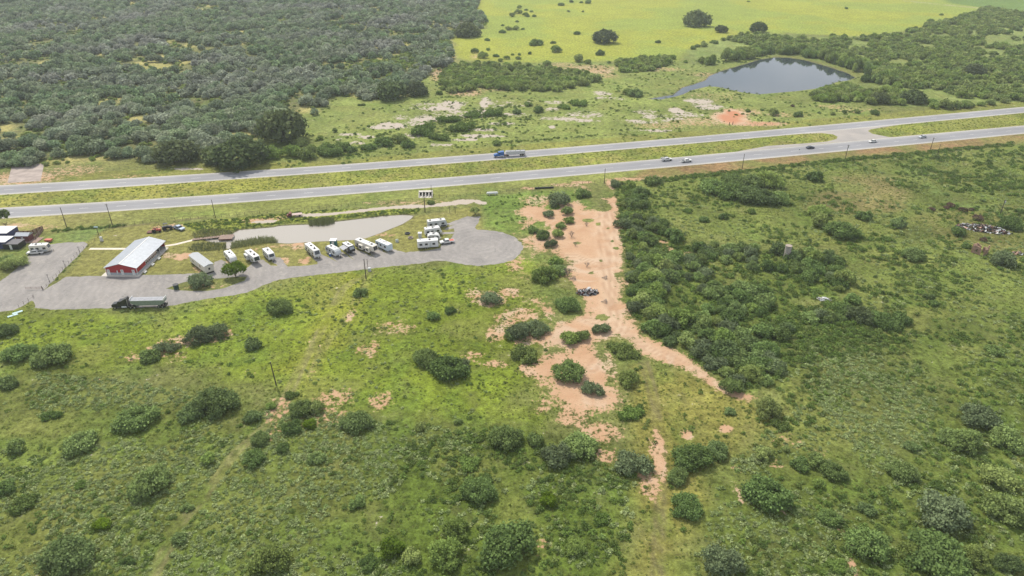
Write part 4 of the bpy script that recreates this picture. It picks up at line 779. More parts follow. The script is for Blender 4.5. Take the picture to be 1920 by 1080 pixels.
SPECIAL = {(437, 526): 'bright green shade tree on the grass island beside the gravel drive', (367, 543): 'grey green open tree on the grass island by the black bin', (891, 405): 'small round tree at the tip of the gravel lot', (445, 320): 'broad dark oak closest to the far carriageway', (518, 276): 'wide spreading dark oak behind the roadside mesquites', (1137, 83): 'lone dark oak in the middle of the yellow green meadow', (1068, 718): 'big round light green mesquite at the lower end of the sand', (1101, 503): 'bare leafless bush alone on the open sand above the debris heap',
           (188, 996): 'small vivid yellow green bush in the lower left scrub', (730, 1048): 'yellow green bush at the bottom edge of the scrub', (1030, 951): 'vivid yellow green bush right of the large dark bushes', (578, 806): 'little yellow green bush in the bare patch below the leaning pole', (1487, 201): 'small brown bush on the grass between the far pond and the highway', (842, 715): 'widest dark bush in the bright grass, touching its left neighbour', (673, 558): 'dark bush just below the double pole by the drive', (518, 592): 'round dark bush alone in the grass left of the tyre tracks', (5, 428): 'tall tree by the highway at the left edge of the photo', (806, 384): 'green bush beside the concrete culvert', (691, 510): 'small bare bush at the foot of the double pole by the drive'}
for (kd, z_), es in bykz.items():
    es.sort(key=lambda q: q[0])
    for i, (px, py, wd, _, _) in enumerate(es):
        x, y = G(px, py); lab = SPECIAL.get((px, py))
        if not lab:
            lab = KINDTXT[kd][2] + (' from the left ' if 0 < i < len(es) - 1 else ' ') + ZTXT[z_]
            if len(es) > 1: lab = ('leftmost' if i == 0 else 'rightmost' if i == len(es) - 1 else ORD[i]) + ' ' + lab
        wm = wd / S(px, py) * (.86 if z_ in ('ME', 'PA', 'RW') else .95)
        y += wm * .38
        if (px, py) == (5, 428): plant('shrub', x, y, wm, lab, hs=1.5, lift=1.0)
        elif (px, py) in ((437, 526), (891, 405)): plant('mesq' if kd == 'shrub' else kd, x, y, wm, lab, hs=1.05, lift=.42)
        else: plant(kd, x, y, wm, lab, hs=.95, fine=wd > 42)

# ------------------------------------------------------------------ masses of trees
def inside(pts, poly): return sdf(pts[:, 0], pts[:, 1], poly, 5) < 0
avoid = [(G(px, py)[0], G(px, py)[1], wd / S(px, py) * .5) for px, py, wd, _, _ in PL]
AV = np.array(avoid)
def scatter(poly, spacing, seed, jit=.42, clear=1.0, openings=None):
    r = np.random.RandomState(seed); P = np.array(poly); a0, b0 = P.min(0); a1, b1 = P.max(0)
    gx, gy = np.meshgrid(np.arange(a0, a1, spacing), np.arange(b0, b1, spacing * .87)); gx = gx + (np.arange(gx.shape[0]) % 2)[:, None] * spacing / 2
    pts = np.stack([gx.ravel(), gy.ravel()], 1) + r.uniform(-jit, jit, (gx.size, 2)) * spacing
    pts = pts[inside(pts, poly)]
    if openings: pts = pts[fbm(pts[:, 0], pts[:, 1], openings[0], openings[2], 3) < openings[1]]
    if clear and len(pts):
        d = np.sqrt((pts[:, None, 0] - AV[None, :, 0]) ** 2 + (pts[:, None, 1] - AV[None, :, 1]) ** 2); pts = pts[(d > AV[None, :, 2] * clear).all(1)]
    return pts
def in_frame(x, y, m=60):
    dpt = y * CT + H * ST; px = 960 + FPX * x / dpt; py = 540 + FPX * (H * CT - y * ST) / dpt
    return -m < px < 1920 + m and -m < py < 1080 + m
def gn_stuff(name, pts, scl, protos, material_=None, label=None):
    """one object of kind stuff: many copies of small clumps on points"""
    n = len(pts); me_ = bpy.data.meshes.new(name + '_points'); me_.vertices.add(n)
    co = np.zeros((n, 3), np.float32); co[:, :2] = pts; me_.vertices.foreach_set('co', co.ravel())
    r = np.random.RandomState(n); 
    a_ = me_.attributes.new('idx', 'INT', 'POINT'); a_.data.foreach_set('value', r.randint(0, len(protos), n).astype(np.int32))
    a_ = me_.attributes.new('rz', 'FLOAT', 'POINT'); a_.data.foreach_set('value', r.uniform(0, 6.28, n).astype(np.float32))
    a_ = me_.attributes.new('scl', 'FLOAT_VECTOR', 'POINT'); a_.data.foreach_set('vector', scl.astype(np.float32).ravel())
    o_ = bpy.data.objects.new(name, me_); COL.objects.link(o_); o_['kind'] = 'stuff'
    if label: o_['label'] = label
    g = bpy.data.node_groups.new(name, 'GeometryNodeTree'); g.interface.new_socket('Geometry', in_out='INPUT', socket_type='NodeSocketGeometry'); g.interface.new_socket('Geometry', in_out='OUTPUT', socket_type='NodeSocketGeometry')
    gi = g.nodes.new('NodeGroupInput'); go = g.nodes.new('NodeGroupOutput'); ip = g.nodes.new('GeometryNodeInstanceOnPoints'); jn = g.nodes.new('GeometryNodeJoinGeometry')
    mp_ = g.nodes.new('GeometryNodeMeshToPoints'); g.links.new(gi.outputs[0], mp_.inputs[0]); g.links.new(mp_.outputs[0], ip.inputs['Points'])
    for p_ in protos:
        q = g.nodes.new('GeometryNodeObjectInfo'); q.inputs['Object'].default_value = p_; q.inputs['As Instance'].default_value = True; g.links.new(q.outputs['Geometry'], jn.inputs[0])
    ip.inputs['Pick Instance'].default_value = True; g.links.new(jn.outputs[0], ip.inputs['Instance'])
    def na(nm, ty):
        q = g.nodes.new('GeometryNodeInputNamedAttribute'); q.data_type = ty; q.inputs['Name'].default_value = nm; return q.outputs[0]
    g.links.new(na('idx', 'INT'), ip.inputs['Instance Index']); g.links.new(na('scl', 'FLOAT_VECTOR'), ip.inputs['Scale'])
    cx_ = g.nodes.new('ShaderNodeCombineXYZ'); g.links.new(na('rz', 'FLOAT'), cx_.inputs[2]); e2 = g.nodes.new('FunctionNodeEulerToRotation'); g.links.new(cx_.outputs[0], e2.inputs[0]); g.links.new(e2.outputs[0], ip.inputs['Rotation'])
    g.links.new(ip.outputs[0], go.inputs[0]); md = o_.modifiers.new('copies', 'NODES'); md.node_group = g
    return o_
def crown_objs(key):      # crowns of trees already standing in the scene, one per variant
    names = [m_[0] for m_ in SP[key]]; out = []
    for m_ in names:
        for o_ in bpy.data.objects:
            if o_.data is m_: out.append(o_); break
    return out
def seeds(key, nm, cat, lab, spots_):
    out = []
    for (m_, _), (px, py, s_) in zip(SP[key], spots_):
        k5 = len(out); lb = lab + ', ' + ('leftmost of four' if px == min(q[0] for q in spots_) else 'rightmost of four' if px == max(q[0] for q in spots_) else ('second of four from the left' if sorted(q[0] for q in spots_)[1] == px else 'third of four from the left'))
        x, y = G(px, py); o_ = ob(nm, m_, label=lb, cat=cat, group=lab); o_.location = (x, y, 0); o_.scale = (s_, s_, s_); out.append(o_)
    return out
# the oak wood behind the highway: nearest 300 single trees, the rest one mass
pts = scatter(ZP['wood'], 8.0, 5, openings=(20, .59, 12))
dist = np.hypot(pts[:, 0], pts[:, 1]); vis = np.array([in_frame(*p, 10) for p in pts]); order = np.argsort(dist + (~vis) * 1e5)
r_ = random.Random(3)
for i in order[:280]:
    plant('woak', pts[i, 0], pts[i, 1], r_.uniform(6.5, 11.5), 'grey green oak among the many crowded in the wood beyond the highway', 'oaks of the wood beyond the highway', hs=r_.uniform(.8, 1.0))
rest = order[280:]
n_ = len(rest); s0 = NR.uniform(3.0, 5.4, n_); farw = seeds('farcrown', 'oak_tree', 'oak tree', 'small oak on the near border of the far wood', [(560, 235, 3.6), (590, 215, 3.2), (610, 200, 3.4), (545, 240, 3.0)])
gn_stuff('oak_wood', pts[rest], np.stack([s0, s0, s0 * NR.uniform(.8, 1.15, n_)], 1), farw, label='dense mass of grey green oaks covering the far left')
# undergrowth of that wood
pu = scatter(ZP['wood'], 6.0, 8, clear=0); pu = pu[NR.rand(len(pu)) < .45]; n_ = len(pu); s0 = NR.uniform(1.0, 2.4, n_)
farm = seeds('farmesq', 'mesquite_tree', 'mesquite tree', 'young mesquite on the rim of the far pasture', [(600, 262, 2.2), (628, 248, 2.0), (585, 280, 2.4), (612, 272, 2.0)])
gn_stuff('wood_undergrowth', pu, np.stack([s0, s0, s0 * .8], 1), farm)
# mesquite woods right of the far pond and in the middle pasture
band = GP([(560, 290), (700, 280), (850, 268), (860, 276), (700, 290), (560, 304)])
midp = GP([(838, 125), (900, 120), (960, 126), (1040, 130), (1090, 136), (1120, 150), (1080, 165), (1040, 172), (960, 172), (900, 166), (860, 176), (830, 168), (820, 150)])
mid2 = GP([(1150, 115), (1260, 108), (1262, 116), (1240, 132), (1160, 138)])
wedge = GP([(620, 150), (700, 118), (780, 100), (845, 75), (845, 105), (800, 135), (720, 130), (640, 160)])
pm = np.concatenate([scatter(midp, 5.6, 21), scatter(mid2, 5.8, 22, openings=(12, .62, 3)), scatter(wedge, 6.5, 24)])
pr = scatter(ZP['rwood'], 6.0, 23, openings=(22, .60, 41))
# keep the trees off the pond
pr = pr[sdf(pr[:, 0], pr[:, 1], pond2) > 4]
def mass(ptsx, nsingle, key, wr, lab, grp, far, farname, fs, farlab, hs=1.0):
    dist = np.hypot(ptsx[:, 0], ptsx[:, 1]); vis = np.array([in_frame(*p, 10) for p in ptsx]); order = np.argsort(dist + (~vis) * 1e5)
    for i in order[:nsingle]: plant(key, ptsx[i, 0], ptsx[i, 1], r_.uniform(*wr), lab, grp, hs=hs * r_.uniform(.85, 1.1))
    q = order[nsingle:]
    if len(q):
        s_ = NR.uniform(fs[0], fs[1], len(q)); gn_stuff(farname, ptsx[q], np.stack([s_, s_, s_ * NR.uniform(.8, 1.1, len(q))], 1), far, label=farlab)
mass(pm, 80, 'mesq', (5, 8.5), 'bushy mesquite crowded in the long thicket across the highway', 'mesquites of the thicket across the highway', farm, 'mesquite_thicket', (2.4, 3.8), 'mesquites behind the pasture thicket')
near = sdf(pr[:, 0], pr[:, 1], pond2, 60) < 30
fy = G(1560, 160)[1]
for q in pr[near]: plant('mesq' if (q[1] < fy or int(q[0]) % 3) else 'shrub', q[0], q[1], r_.uniform(6, 9.5), 'tall green tree crowded on the wooded bank of the far pond' if q[1] > fy else 'bushy mesquite at the right end of the far pond', 'trees on the wooded bank of the far pond' if q[1] > fy else 'mesquites at the right end of the far pond', hs=r_.uniform(1.4, 1.8) if q[1] > fy else .8)
pr = pr[~near]; print('bank trees', near.sum())
mass(pr, 60, 'mesq', (5, 8.5), 'bushy mesquite crowded in the woods right of the far pond', 'mesquites in the woods right of the far pond', farm, 'mesquite_wood', (2.2, 4.0), 'mesquite woods stretching away right of the far pond')
# thicket east of the sandy clearing
pt = scatter(ZP['thicket'], 4.7, 31, clear=.6, openings=(11, .64, 6))
for hole in ([(1415, 512), (1500, 515), (1545, 552), (1560, 590), (1500, 585), (1440, 572)], [(1232, 440), (1275, 460), (1310, 478), (1280, 486), (1240, 474)], [(1415, 474), (1470, 480), (1480, 505), (1420, 500)]): pt = pt[sdf(pt[:, 0], pt[:, 1], GP(hole)) > 1]
d_ = np.hypot(pt[:, 0], pt[:, 1])
pt = pt[sdf(pt[:, 0], pt[:, 1], clearing) > 1.5]
NR.shuffle(pt)
for i, p_ in enumerate(pt):
    kd = ('shrub', 'mesq', 'shrub', 'pale', 'shrub')[i % 5]
    plant(kd, p_[0], p_[1], r_.uniform(3.8, 8.0), {'shrub': 'dark green bushy tree', 'mesq': 'light green mesquite', 'pale': 'grey green bushy tree'}[kd] + ' packed in the thicket right of the sandy clearing', {'shrub': 'dark trees', 'mesq': 'light green trees', 'pale': 'grey green trees'}[kd] + ' of the thicket beside the clearing', hs=r_.uniform(.9, 1.2))
# ------------------------------------------------------------------ scrub and tufts (nobody could count them)
def cover(poly, dens, seed, nz=None, smin=.4, smax=1.0):
    r = np.random.RandomState(seed); P = np.array(poly); a0, b0 = P.min(0); a1, b1 = P.max(0); a0 = max(a0, -420); a1 = min(a1, 480); b0 = max(b0, 60)
    n = int((a1 - a0) * (b1 - b0) * dens); pts = np.stack([r.uniform(a0, a1, n), r.uniform(b0, b1, n)], 1); pts = pts[inside(pts, poly)]
    dpt = pts[:, 1] * CT + H * ST; px = 960 + FPX * pts[:, 0] / dpt; pts = pts[(px > -90) & (px < 2010)]
    if nz: 
        f = fbm(pts[:, 0], pts[:, 1], nz[0], nz[2], 3); pts = pts[(f + r.uniform(-.06, .06, len(f))) > nz[1]]
    pts = pts[(sdf(pts[:, 0], pts[:, 1], gravel) > .6) & (sdf(pts[:, 0], pts[:, 1], clearing) > .5)]
    pts = pts[np.minimum(sdf(pts[:, 0], pts[:, 1], pond2), sdf(pts[:, 0], pts[:, 1], pond1)) > .3]
    for hp in HWP: pts = pts[sdf(pts[:, 0], pts[:, 1], hp, 5) > .5]
    for bl in berm_line: pts = pts[ldist(pts[:, 0], pts[:, 1], GP(bl)) > 2.4]
    s_ = r.uniform(smin, smax, len(pts)) ** 1.0
    return pts, s_
lane = [GP([(692, 505), (640, 545), (600, 620), (560, 700), (520, 780), (440, 850), (390, 920), (330, 990), (290, 1080), (250, 1180)]), GP([(1210, 680), (1225, 740), (1240, 830), (1238, 930), (1232, 1080), (1230, 1180)])]
def build_cover(name, key, specs, lab, protos):
    A = [cover(*s_) for s_ in specs]; p_ = np.concatenate([a[0] for a in A]); s_ = np.concatenate([a[1] for a in A])
    ok = np.ones(len(p_), bool)
    for ln in lane: ok &= ldist(p_[:, 0], p_[:, 1], ln) > 1.5
    p_, s_ = p_[ok], s_[ok]
    print(name, len(p_)); gn_stuff(name, p_, np.stack([s_, s_, s_ * NR.uniform(.7, 1.1, len(s_))], 1), protos, label=lab)
scr = seeds('scrub', 'scrub_clump', 'scrub', 'low grey green scrub clump in the lower left field', [(300, 860, .8), (330, 880, .7), (310, 900, .9), (350, 870, .6)])
gsc = seeds('gscrub', 'green_scrub_clump', 'scrub', 'low green scrub clump in the right hand field', [(1640, 520, .9), (1660, 540, .8), (1690, 535, 1.0), (1625, 548, .7)])
tuf = seeds('tuft', 'grass_tuft', 'grass', 'small grass tuft on the bright field below the drive', [(580, 600, .7), (600, 640, .6), (640, 600, .6)])
allnear = GP([(-100, 560), (600, 500), (990, 490), (1170, 354), (1560, 308), (1920, 282), (2020, 276), (2020, 1180), (-100, 1180)])
build_cover('grey_scrub', 'scrub', [(ZP['scrub_bl'], .95, 1, (18, .38, 4), .25, .75), (ZP['rpale'], 1.2, 2, (14, .40, 5), .25, .7), (ZP['rscrub'], .2, 3, (12, .46, 6), .35, .9), (ZP['brightgrass'], .05, 4, (14, .5, 7), .3, .7), (ZP['rfield'], .10, 5, (14, .5, 8), .4, .9), (ZP['dark_mid'], .2, 6, (12, .5, 7), .4, .9),
    (GP([(1330, 950), (1560, 900), (1600, 1080), (1300, 1150)]), .6, 9, (12, .45, 7), .3, .7), (GP([(1375, 850), (1440, 845), (1430, 890), (1370, 885)]), .7, 10, None, .4, .8)], 'carpet of low grey green scrub', scr)
build_cover('green_scrub', 'gscrub', [(ZP['dark_mid'], .5, 11, (12, .44, 9), .3, 1.0), (ZP['rscrub'], .3, 12, (13, .47, 10), .35, 1.0), (ZP['rfield'], .16, 13, (16, .52, 11), .5, 1.3), (ZP['scrub_bl'], .2, 14, (11, .52, 12), .3, .8), (ZP['thicket'], .22, 15, None, .5, 1.4), (ZP['pasture'], .035, 41, (14, .45, 3), .4, 1.2), (GP([(640, 275), (780, 230), (900, 205), (1000, 190), (1010, 225), (860, 262), (700, 288)]), .12, 42, (10, .48, 3), .5, 1.4), (ZP['brightgrass'], .05, 16, (10, .55, 13), .3, .9), (ZP['left_bank'], .5, 17, None, .3, .8),
    (ZP['clear_w'], .12, 18, (8, .5, 2), .3, .8), (GP([(1470, 690), (1700, 640), (1560, 560), (1450, 600)]), .5, 19, None, .5, 1.3), (GP([(1240, 334), (1400, 318), (1560, 299), (1700, 287), (1900, 268), (1900, 274), (1700, 292), (1560, 305), (1400, 324), (1240, 341)]), .5, 20, None, .6, 1.4), (GP([(1700, 300), (1930, 270), (1930, 370), (1780, 360)]), .16, 21, (8, .5, 15), .6, 1.5),
    (GP([(100, 431), (150, 427), (205, 424), (240, 422), (240, 424), (205, 427), (150, 431), (100, 436)]), .9, 22, None, .5, 1.0), (GP([(80, 541), (100, 519), (125, 495), (150, 471), (166, 458), (172, 460), (155, 474), (130, 501), (108, 524), (92, 541)]), .8, 23, None, .3, .6), (GP([(625, 290), (860, 270), (1000, 262), (1200, 246), (1200, 249), (1000, 266), (860, 274), (625, 296)]), .35, 24, (10, .48, 2), .4, 1.1),
    (GP([(380, 412), (480, 405), (620, 394), (620, 396), (480, 409), (380, 418)]), .3, 25, (5, .5, 3), .3, .7), (ZP['olive_track'], .1, 26, (9, .5, 3), .3, .8)], 'patches of low green scrub', gsc)
build_cover('grass_tufts', 'tuft', [(allnear, .55, 31, (9, .36, 14), .25, .6), (ZP['median'], .25, 32, None, .35, .8), (ZP['left_bank'], .8, 33, None, .4, .8)], 'tussocky grass over the fields', tuf)
# reeds round the near pond
def reeds(name, poly, n, h0, h1, seed):
    r = np.random.RandomState(seed); P = np.array(GP(poly)); V = []; F = []
    q = np.stack([r.uniform(P[:, 0].min(), P[:, 0].max(), n * 6), r.uniform(P[:, 1].min(), P[:, 1].max(), n * 6)], 1); q = q[inside(q, P.tolist())][:n]
    for x, y in q:
        a = r.uniform(0, 3.14); w_ = .09; hh = r.uniform(h0, h1); lx, ly = r.normal(0, .3, 2); k_ = len(V)
        V += [(x - math.cos(a) * w_, y - math.sin(a) * w_, -.4), (x + math.cos(a) * w_, y + math.sin(a) * w_, -.4), (x + lx * .4 + .05, y + ly * .4, hh * .6), (x + lx, y + ly, hh)]; F.append((k_, k_ + 1, k_ + 2, k_ + 3))
    m_ = mesh_from(name, V, F); at_ = m_.attributes.new('v', 'FLOAT', 'FACE'); at_.data.foreach_set('value', r.uniform(.3, 1, len(F)).astype(np.float32))
    ob(name, m_, M_REED, kind='stuff')
reeds('reed_bed', [(578, 416), (600, 411), (627, 410), (627, 418), (610, 423), (580, 423)], 900, .5, 1.5, 1)

reeds('reed_bed', [(433, 466), (436, 456), (460, 452), (490, 447), (512, 446), (522, 454), (490, 458), (450, 464)], 1500, .5, 1.9, 2)
reeds('reed_bed', [(352, 468), (362, 458), (395, 455), (424, 457), (424, 468), (395, 472), (362, 472)], 900, .4, 1.5, 3)
reeds('reed_bed', [(380, 432), (405, 430), (438, 434), (436, 441), (400, 446), (366, 450), (360, 440)], 1000, .4, 1.6, 4)

# ================================================================== BUILDINGS
def heading(a, b): return math.atan2(b[1] - a[1], b[0] - a[0])
# red barn: local x across the front, local y away from the viewer
def barn():
    fx, fy = G(201, 515.5); gx, gy = G(259, 516); bx, by = G(297, 466)
    W_ = math.hypot(gx - fx, gy - fy); D = math.hypot(bx - gx, by - gy); rot = heading((fx, fy), (gx, gy))
    t = thing('red_barn', 'long red metal barn hall with grey gable roof and three white doors', 'barn', (fx, fy), rot)
    he, hr = 3.1, 4.7
    for nm, a, b in (('wall', 0, 1), ('wall', 1, 1)):
        pass
    ins = 7.0                                                   # open porch bay at the back right
    def gable(y, m_, nm, z0=1.0):
        ob(nm, MB().prism([(0, z0), (W_, z0), (W_, he), (W_ / 2, hr), (0, he)], y, y + .15), m_, t)
    gable(0, RED, 'wall'); gable(D - .15, RED, 'wall', .9)
    ob('wall', MB().box(0, .15, .16, D - .16, 1.0, he), RED, t); ob('wall', MB().box(W_ - .15, W_, .16, D - ins, 1.0, he), RED, t)
    sk = MB(); sk.box(.0, W_, 0, .15, .12, .998); sk.box(0, .15, .152, D, .12, .998); sk.box(W_ - .15, W_, .152, D - ins, .12, .998); sk.box(.152, W_, D - .15, D, .12, .898)
    ob('wainscot', sk, GSKIRT, t)
    ob('wall', MB().box(W_ * .55, W_, D - ins - .15, D - ins, .12, he), WHITE, t)
    for sgn in (0, 1):
        m_ = MB(); e = .45
        x0, x1 = (-e, W_ / 2) if sgn == 0 else (W_ / 2, W_ + e); z0, z1 = (he - .12, hr) if sgn == 0 else (hr, he - .12)
        m_.prism([(x0, z0 + .03), (x1, z1 + .03), (x1, z1 + .13), (x0, z0 + .13)], -.5, D + .5)
        rf = ob('roof', m_, STEELR, t)
        rb = MB(); n = 26
        for i in range(n + 1):
            y = -.5 + (D + 1) * i / n; rb.prism([(x0, z0 + .13), (x1, z1 + .13), (x1, z1 + .17), (x0, z0 + .17)], y - .03, y + .03)
        ob('roof_rib', rb, STEELR, rf)
    ob('ridge_cap', MB().prism([(W_ / 2 - .3, hr + .10), (W_ / 2 + .3, hr + .10), (W_ / 2, hr + .22)], -.5, D + .5), WHITE, t)
    tr = MB()
    for x in (0, W_): tr.box(x - .1, x + .1, -.05, -.003, .12, he)
    ob('corner_trim', tr, WHITE, t)
    for x in (.9, W_ * .52, W_ * .88):
        d = ob('door', MB().box(x - .5, x + .5, -.08, -.004, .14, 2.25), WHITE, t); ob('window', MB().box(x - .15, x + .15, -.10, -.081, 1.55, 1.95), GLASS, d); ob('door_handle', MB().box(x + .35, x + .43, -.13, -.081, 1.05, 1.15), CHROME, d)
    ob('meter_box', MB().box(W_ * .35, W_ * .35 + .35, -.2, -.004, .7, 1.9), WHITE, t)
    n = 8
    for i in range(n):
        y = D * .28 + i * (D - ins - D * .28) / n; w_ = ob('window', MB().box(W_ + .003, W_ + .07, y + .25, y + 1.15, 1.1, 2.5), WHITE, t); ob('pane', MB().box(W_ + .071, W_ + .09, y + .35, y + 1.05, 1.25, 2.1), GLASS, w_)
    for y in (D - ins + 2.3, D - .3): ob('porch_post', MB().box(W_ - .12, W_ + .02, y - .07, y + .07, .12, he - .02), WHITE, t)
    ob('slab', MB().box(-1.6, W_ + .9, -1.3, D + .6, 0.0, .12), CONC, t)
    return t, W_, D, rot, (fx, fy)
bt, BW, BD, brot, bo = barn()
def rel(base, rot, x, y): return (base[0] + math.cos(rot) * x - math.sin(rot) * y, base[1] + math.sin(rot) * x + math.cos(rot) * y)
# things beside and under the barn's eave
for y, lab in ((2.0, 'small white bench by the near right corner of the barn'), (8.0, 'white bench along the right wall of the barn, second of three'), (13.2, 'white bench nearest the porch of the barn')):
    t = thing('bench', lab, 'bench', rel(bo, brot, BW + 1.9, y), brot, 'white benches beside the barn')
    ob('seat', MB().box(-.25, .25, -.8, .8, .40, .46), WHITE, t); ob('backrest', MB().box(-.32, -.26, -.8, .8, .46, .95), WHITE, t)
    for q in (-.65, .65): ob('leg', MB().box(-.25, .25, q - .04, q + .04, 0, .398), WHITE, t)
t = thing('table', 'dark table with chairs under the barn porch', 'table', rel(bo, brot, BW - 1.6, BD - 3.4), brot); t.location.z = .12
ob('tabletop', MB().box(-.9, .9, -.5, .5, .7, .76), BLACK, t)
for q in ((-.8, -.4), (.8, -.4), (-.8, .4), (.8, .4)): ob('leg', MB().box(q[0] - .04, q[0] + .04, q[1] - .04, q[1] + .04, 0, .698), BLACK, t)

# park model home (gable, beige) on the lawn
def park_home(name, lab, ra, rb, w_, h, m_, rise=.5, roofm=None):
    A = G(*ra, h + rise * .6); B = G(*rb, h + rise * .6); Lh = math.dist(A, B); rot = heading(A, B); c = ((A[0] + B[0]) / 2, (A[1] + B[1]) / 2)
    t = thing(name, lab, 'mobile home', c, rot)
    x = Lh / 2; b = ob('body', MB().box(-x, x, -w_ / 2, w_ / 2, .6, h), m_, t)
    g_ = MB().V
    r = MB()
    b0 = len(r.V)
    for sx in (-x - .15, x + .15):
        r.V += [(sx, -w_ / 2 - .2, h + .002), (sx, 0, h + rise), (sx, w_ / 2 + .2, h + .002)]
    r.F += [(0, 1, 4, 3), (1, 2, 5, 4), (2, 0, 3, 5), (0, 2, 1), (3, 4, 5)]
    ob('roof', r, roofm or GSKIRT, t)
    s_ = MB(); s_.box(-x + .2, x - .2, -w_ / 2 + .25, w_ / 2 - .25, 0, .598); ob('skirting', s_, BLACK, t)
    ob('window', MB().box(x + .002, x + .04, -.4, .3, 1.5, 2.3), GLASS, t)
    for q in (-x * .55, x * .35): ob('window', MB().box(q - .35, q + .35, -w_ / 2 - .04, -w_ / 2 - .003, 1.5, 2.3), GLASS, t)
    d = ob('door', MB().box(-x * .15, -x * .15 + .85, -w_ / 2 - .05, -w_ / 2 - .003, .7, 2.6), WHITE, t); ob('door_handle', MB().box(-x * .15 + .7, -x * .15 + .78, -w_ / 2 - .09, -w_ / 2 - .052, 1.6, 1.7), CHROME, d)
    return t, Lh
print('home', park_home('mobile_home', 'beige gabled mobile home parked on the lawn right of the barn', (362, 474.5), (391, 496), 3.4, 3.3, CREAM)[1])

# ================================================================== CAMPERS
def wheels(t, xs_, w_, r=.38, z=None):
    for x in xs_:
        for s_ in (-1, 1):
            q = ob('wheel', MB().cyl((x, s_ * (w_ / 2 - .26), r), (x, s_ * (w_ / 2 + .01), r), r, n=12), RUBBER, t); ob('rim', MB().cyl((x, s_ * (w_ / 2 + .0), r), (x, s_ * (w_ / 2 + .03), r), r * .5, n=8), CHROME, q)
def camper(lab, ra, rb, style, body=WHITE, stripe=None, slides=(), h=3.3, w_=2.5, awning=None, acs=(.3,), flip=1):
    """ra, rb: rear and front ends of the roof centre line as seen; side +y is the viewer's left or right by flip"""
    A = G(*ra, h); B = G(*rb, h); Lh = math.dist(A, B); rot = heading(A, B); c = ((A[0] + B[0]) / 2, (A[1] + B[1]) / 2); x = Lh / 2
    t = thing('camper_trailer', lab, 'camper', c, rot); zf = .62
    if style == 'fifth':
        prof = [(-x, zf), (x - 2.6, zf), (x - 2.4, 1.55), (x - .2, 1.55), (x, 1.9), (x - .35, h - .15), (x - .8, h), (-x + .1, h), (-x, h - .1)]
    elif style == 'round':
        prof = [(-x, zf + .2), (-x + .3, zf), (x - .6, zf), (x, zf + .5), (x + .1, 1.7), (x - .35, 2.6), (x - 1.1, h - .08), (x - 1.9, h), (-x + 1.0, h), (-x + .2, h - .5), (-x - .05, 1.7)]
    elif style == 'box':
        prof = [(-x, zf), (x, zf), (x, h - .08), (x - .08, h), (-x + .08, h), (-x, h - .08)]
    else:
        prof = [(-x, zf), (x - .35, zf), (x, zf + .5), (x, 1.9), (x - .55, h - .1), (x - .9, h), (-x + .1, h), (-x, h - .1)]
    ob('body', MB().prism(prof, -w_ / 2, w_ / 2), body, t)
    xe = x - (.9 if style in ('fifth', 'std') else 1.9 if style == 'round' else .1)
    ob('roof', MB().box(-x + .15 if style != 'round' else -x + 1, xe, -w_ / 2 + .06, w_ / 2 - .06, h + .002, h + .05), WHITE, t)
    for f in acs: ob('air_conditioner', MB().box(-x + Lh * f - .4, -x + Lh * f + .4, -.35, .35, h + .051, h + .33, .85), BLACK if body != BLUEW else WHITE, t)
    for f in (.15, .62): ob('roof_vent', MB().box(-x + Lh * f - .2, -x + Lh * f + .2, .25, .65, h + .051, h + .16), GLASS, t)
    if stripe is not None:
        for s_ in (-1, 1):
            y0, y1 = sorted((s_ * (w_ / 2 + .003), s_ * (w_ / 2 + .02)))
            ob('stripe', MB().box(-x + .15, x - (2.5 if style == 'fifth' else .6), y0, y1, .72, 1.28), stripe, t)
    for s_ in (-1, 1):
        y0, y1 = sorted((s_ * (w_ / 2 + .003), s_ * (w_ / 2 + .035)))
        for f in (.16, .42, .78): ob('window', MB().box(-x + Lh * f - .55, -x + Lh * f + .55, y0, y1, 1.55, 2.4), GLASS, t)
    s_ = -flip; y0, y1 = sorted((s_ * (w_ / 2 + .003), s_ * (w_ / 2 + .045)))
    ob('door', MB().box(-x + Lh * .58, -x + Lh * .58 + .7, y0, y1, .8, 2.55), WHITE if body is not WHITE else GREYW, t)
    for f, ln, sd in slides:
        y0, y1 = sorted((sd * (w_ / 2 + .0), sd * (w_ / 2 + .85)))
        sl = ob('slide_out', MB().box(-x + Lh * f - ln / 2, -x + Lh * f + ln / 2, y0, y1, .95, 2.85), body, t)
        ya, yb = sorted((sd * (w_ / 2 + .852), sd * (w_ / 2 + .88))); ob('window', MB().box(-x + Lh * f - ln * .3, -x + Lh * f + ln * .3, ya, yb, 1.5, 2.3), GLASS, sl)
    if awning:
        sd = awning; V = [(-x + Lh * .25, sd * (w_ / 2 + .01), 2.85), (-x + Lh * .85, sd * (w_ / 2 + .01), 2.85), (-x + Lh * .85, sd * (w_ / 2 + 2.2), 2.35), (-x + Lh * .25, sd * (w_ / 2 + 2.2), 2.35)]
        V += [(a, b, c_ - .05) for a, b, c_ in V]; aw = ob('awning', mesh_from('awning', V, [(0, 1, 2, 3), (7, 6, 5, 4), (0, 4, 5, 1), (1, 5, 6, 2), (2, 6, 7, 3), (3, 7, 4, 0)]), TARP, t)
        for q in (.27, .83): ob('awning_pole', MB().cyl((-x + Lh * q, sd * (w_ / 2 + 2.1), 0), (-x + Lh * q, sd * (w_ / 2 + 2.1), 2.33), .03, n=5), CHROME, aw)
    if style in ('std', 'fifth'):
        fx_ = x - (.55 if style == 'std' else .35); f0 = (x, 1.9)
        ob('front_window', MB().prism([(f0[0] - .02 + .03, 1.95), (f0[0] + .05, 1.95), (fx_ + .08, h - .25), (fx_ + .0, h - .25)], -.95, .95), GLASS if stripe is not None else GSKIRT, t)
    wx = [-x + Lh * .36, -x + Lh * .36 + .85]; wheels(t, wx, w_)
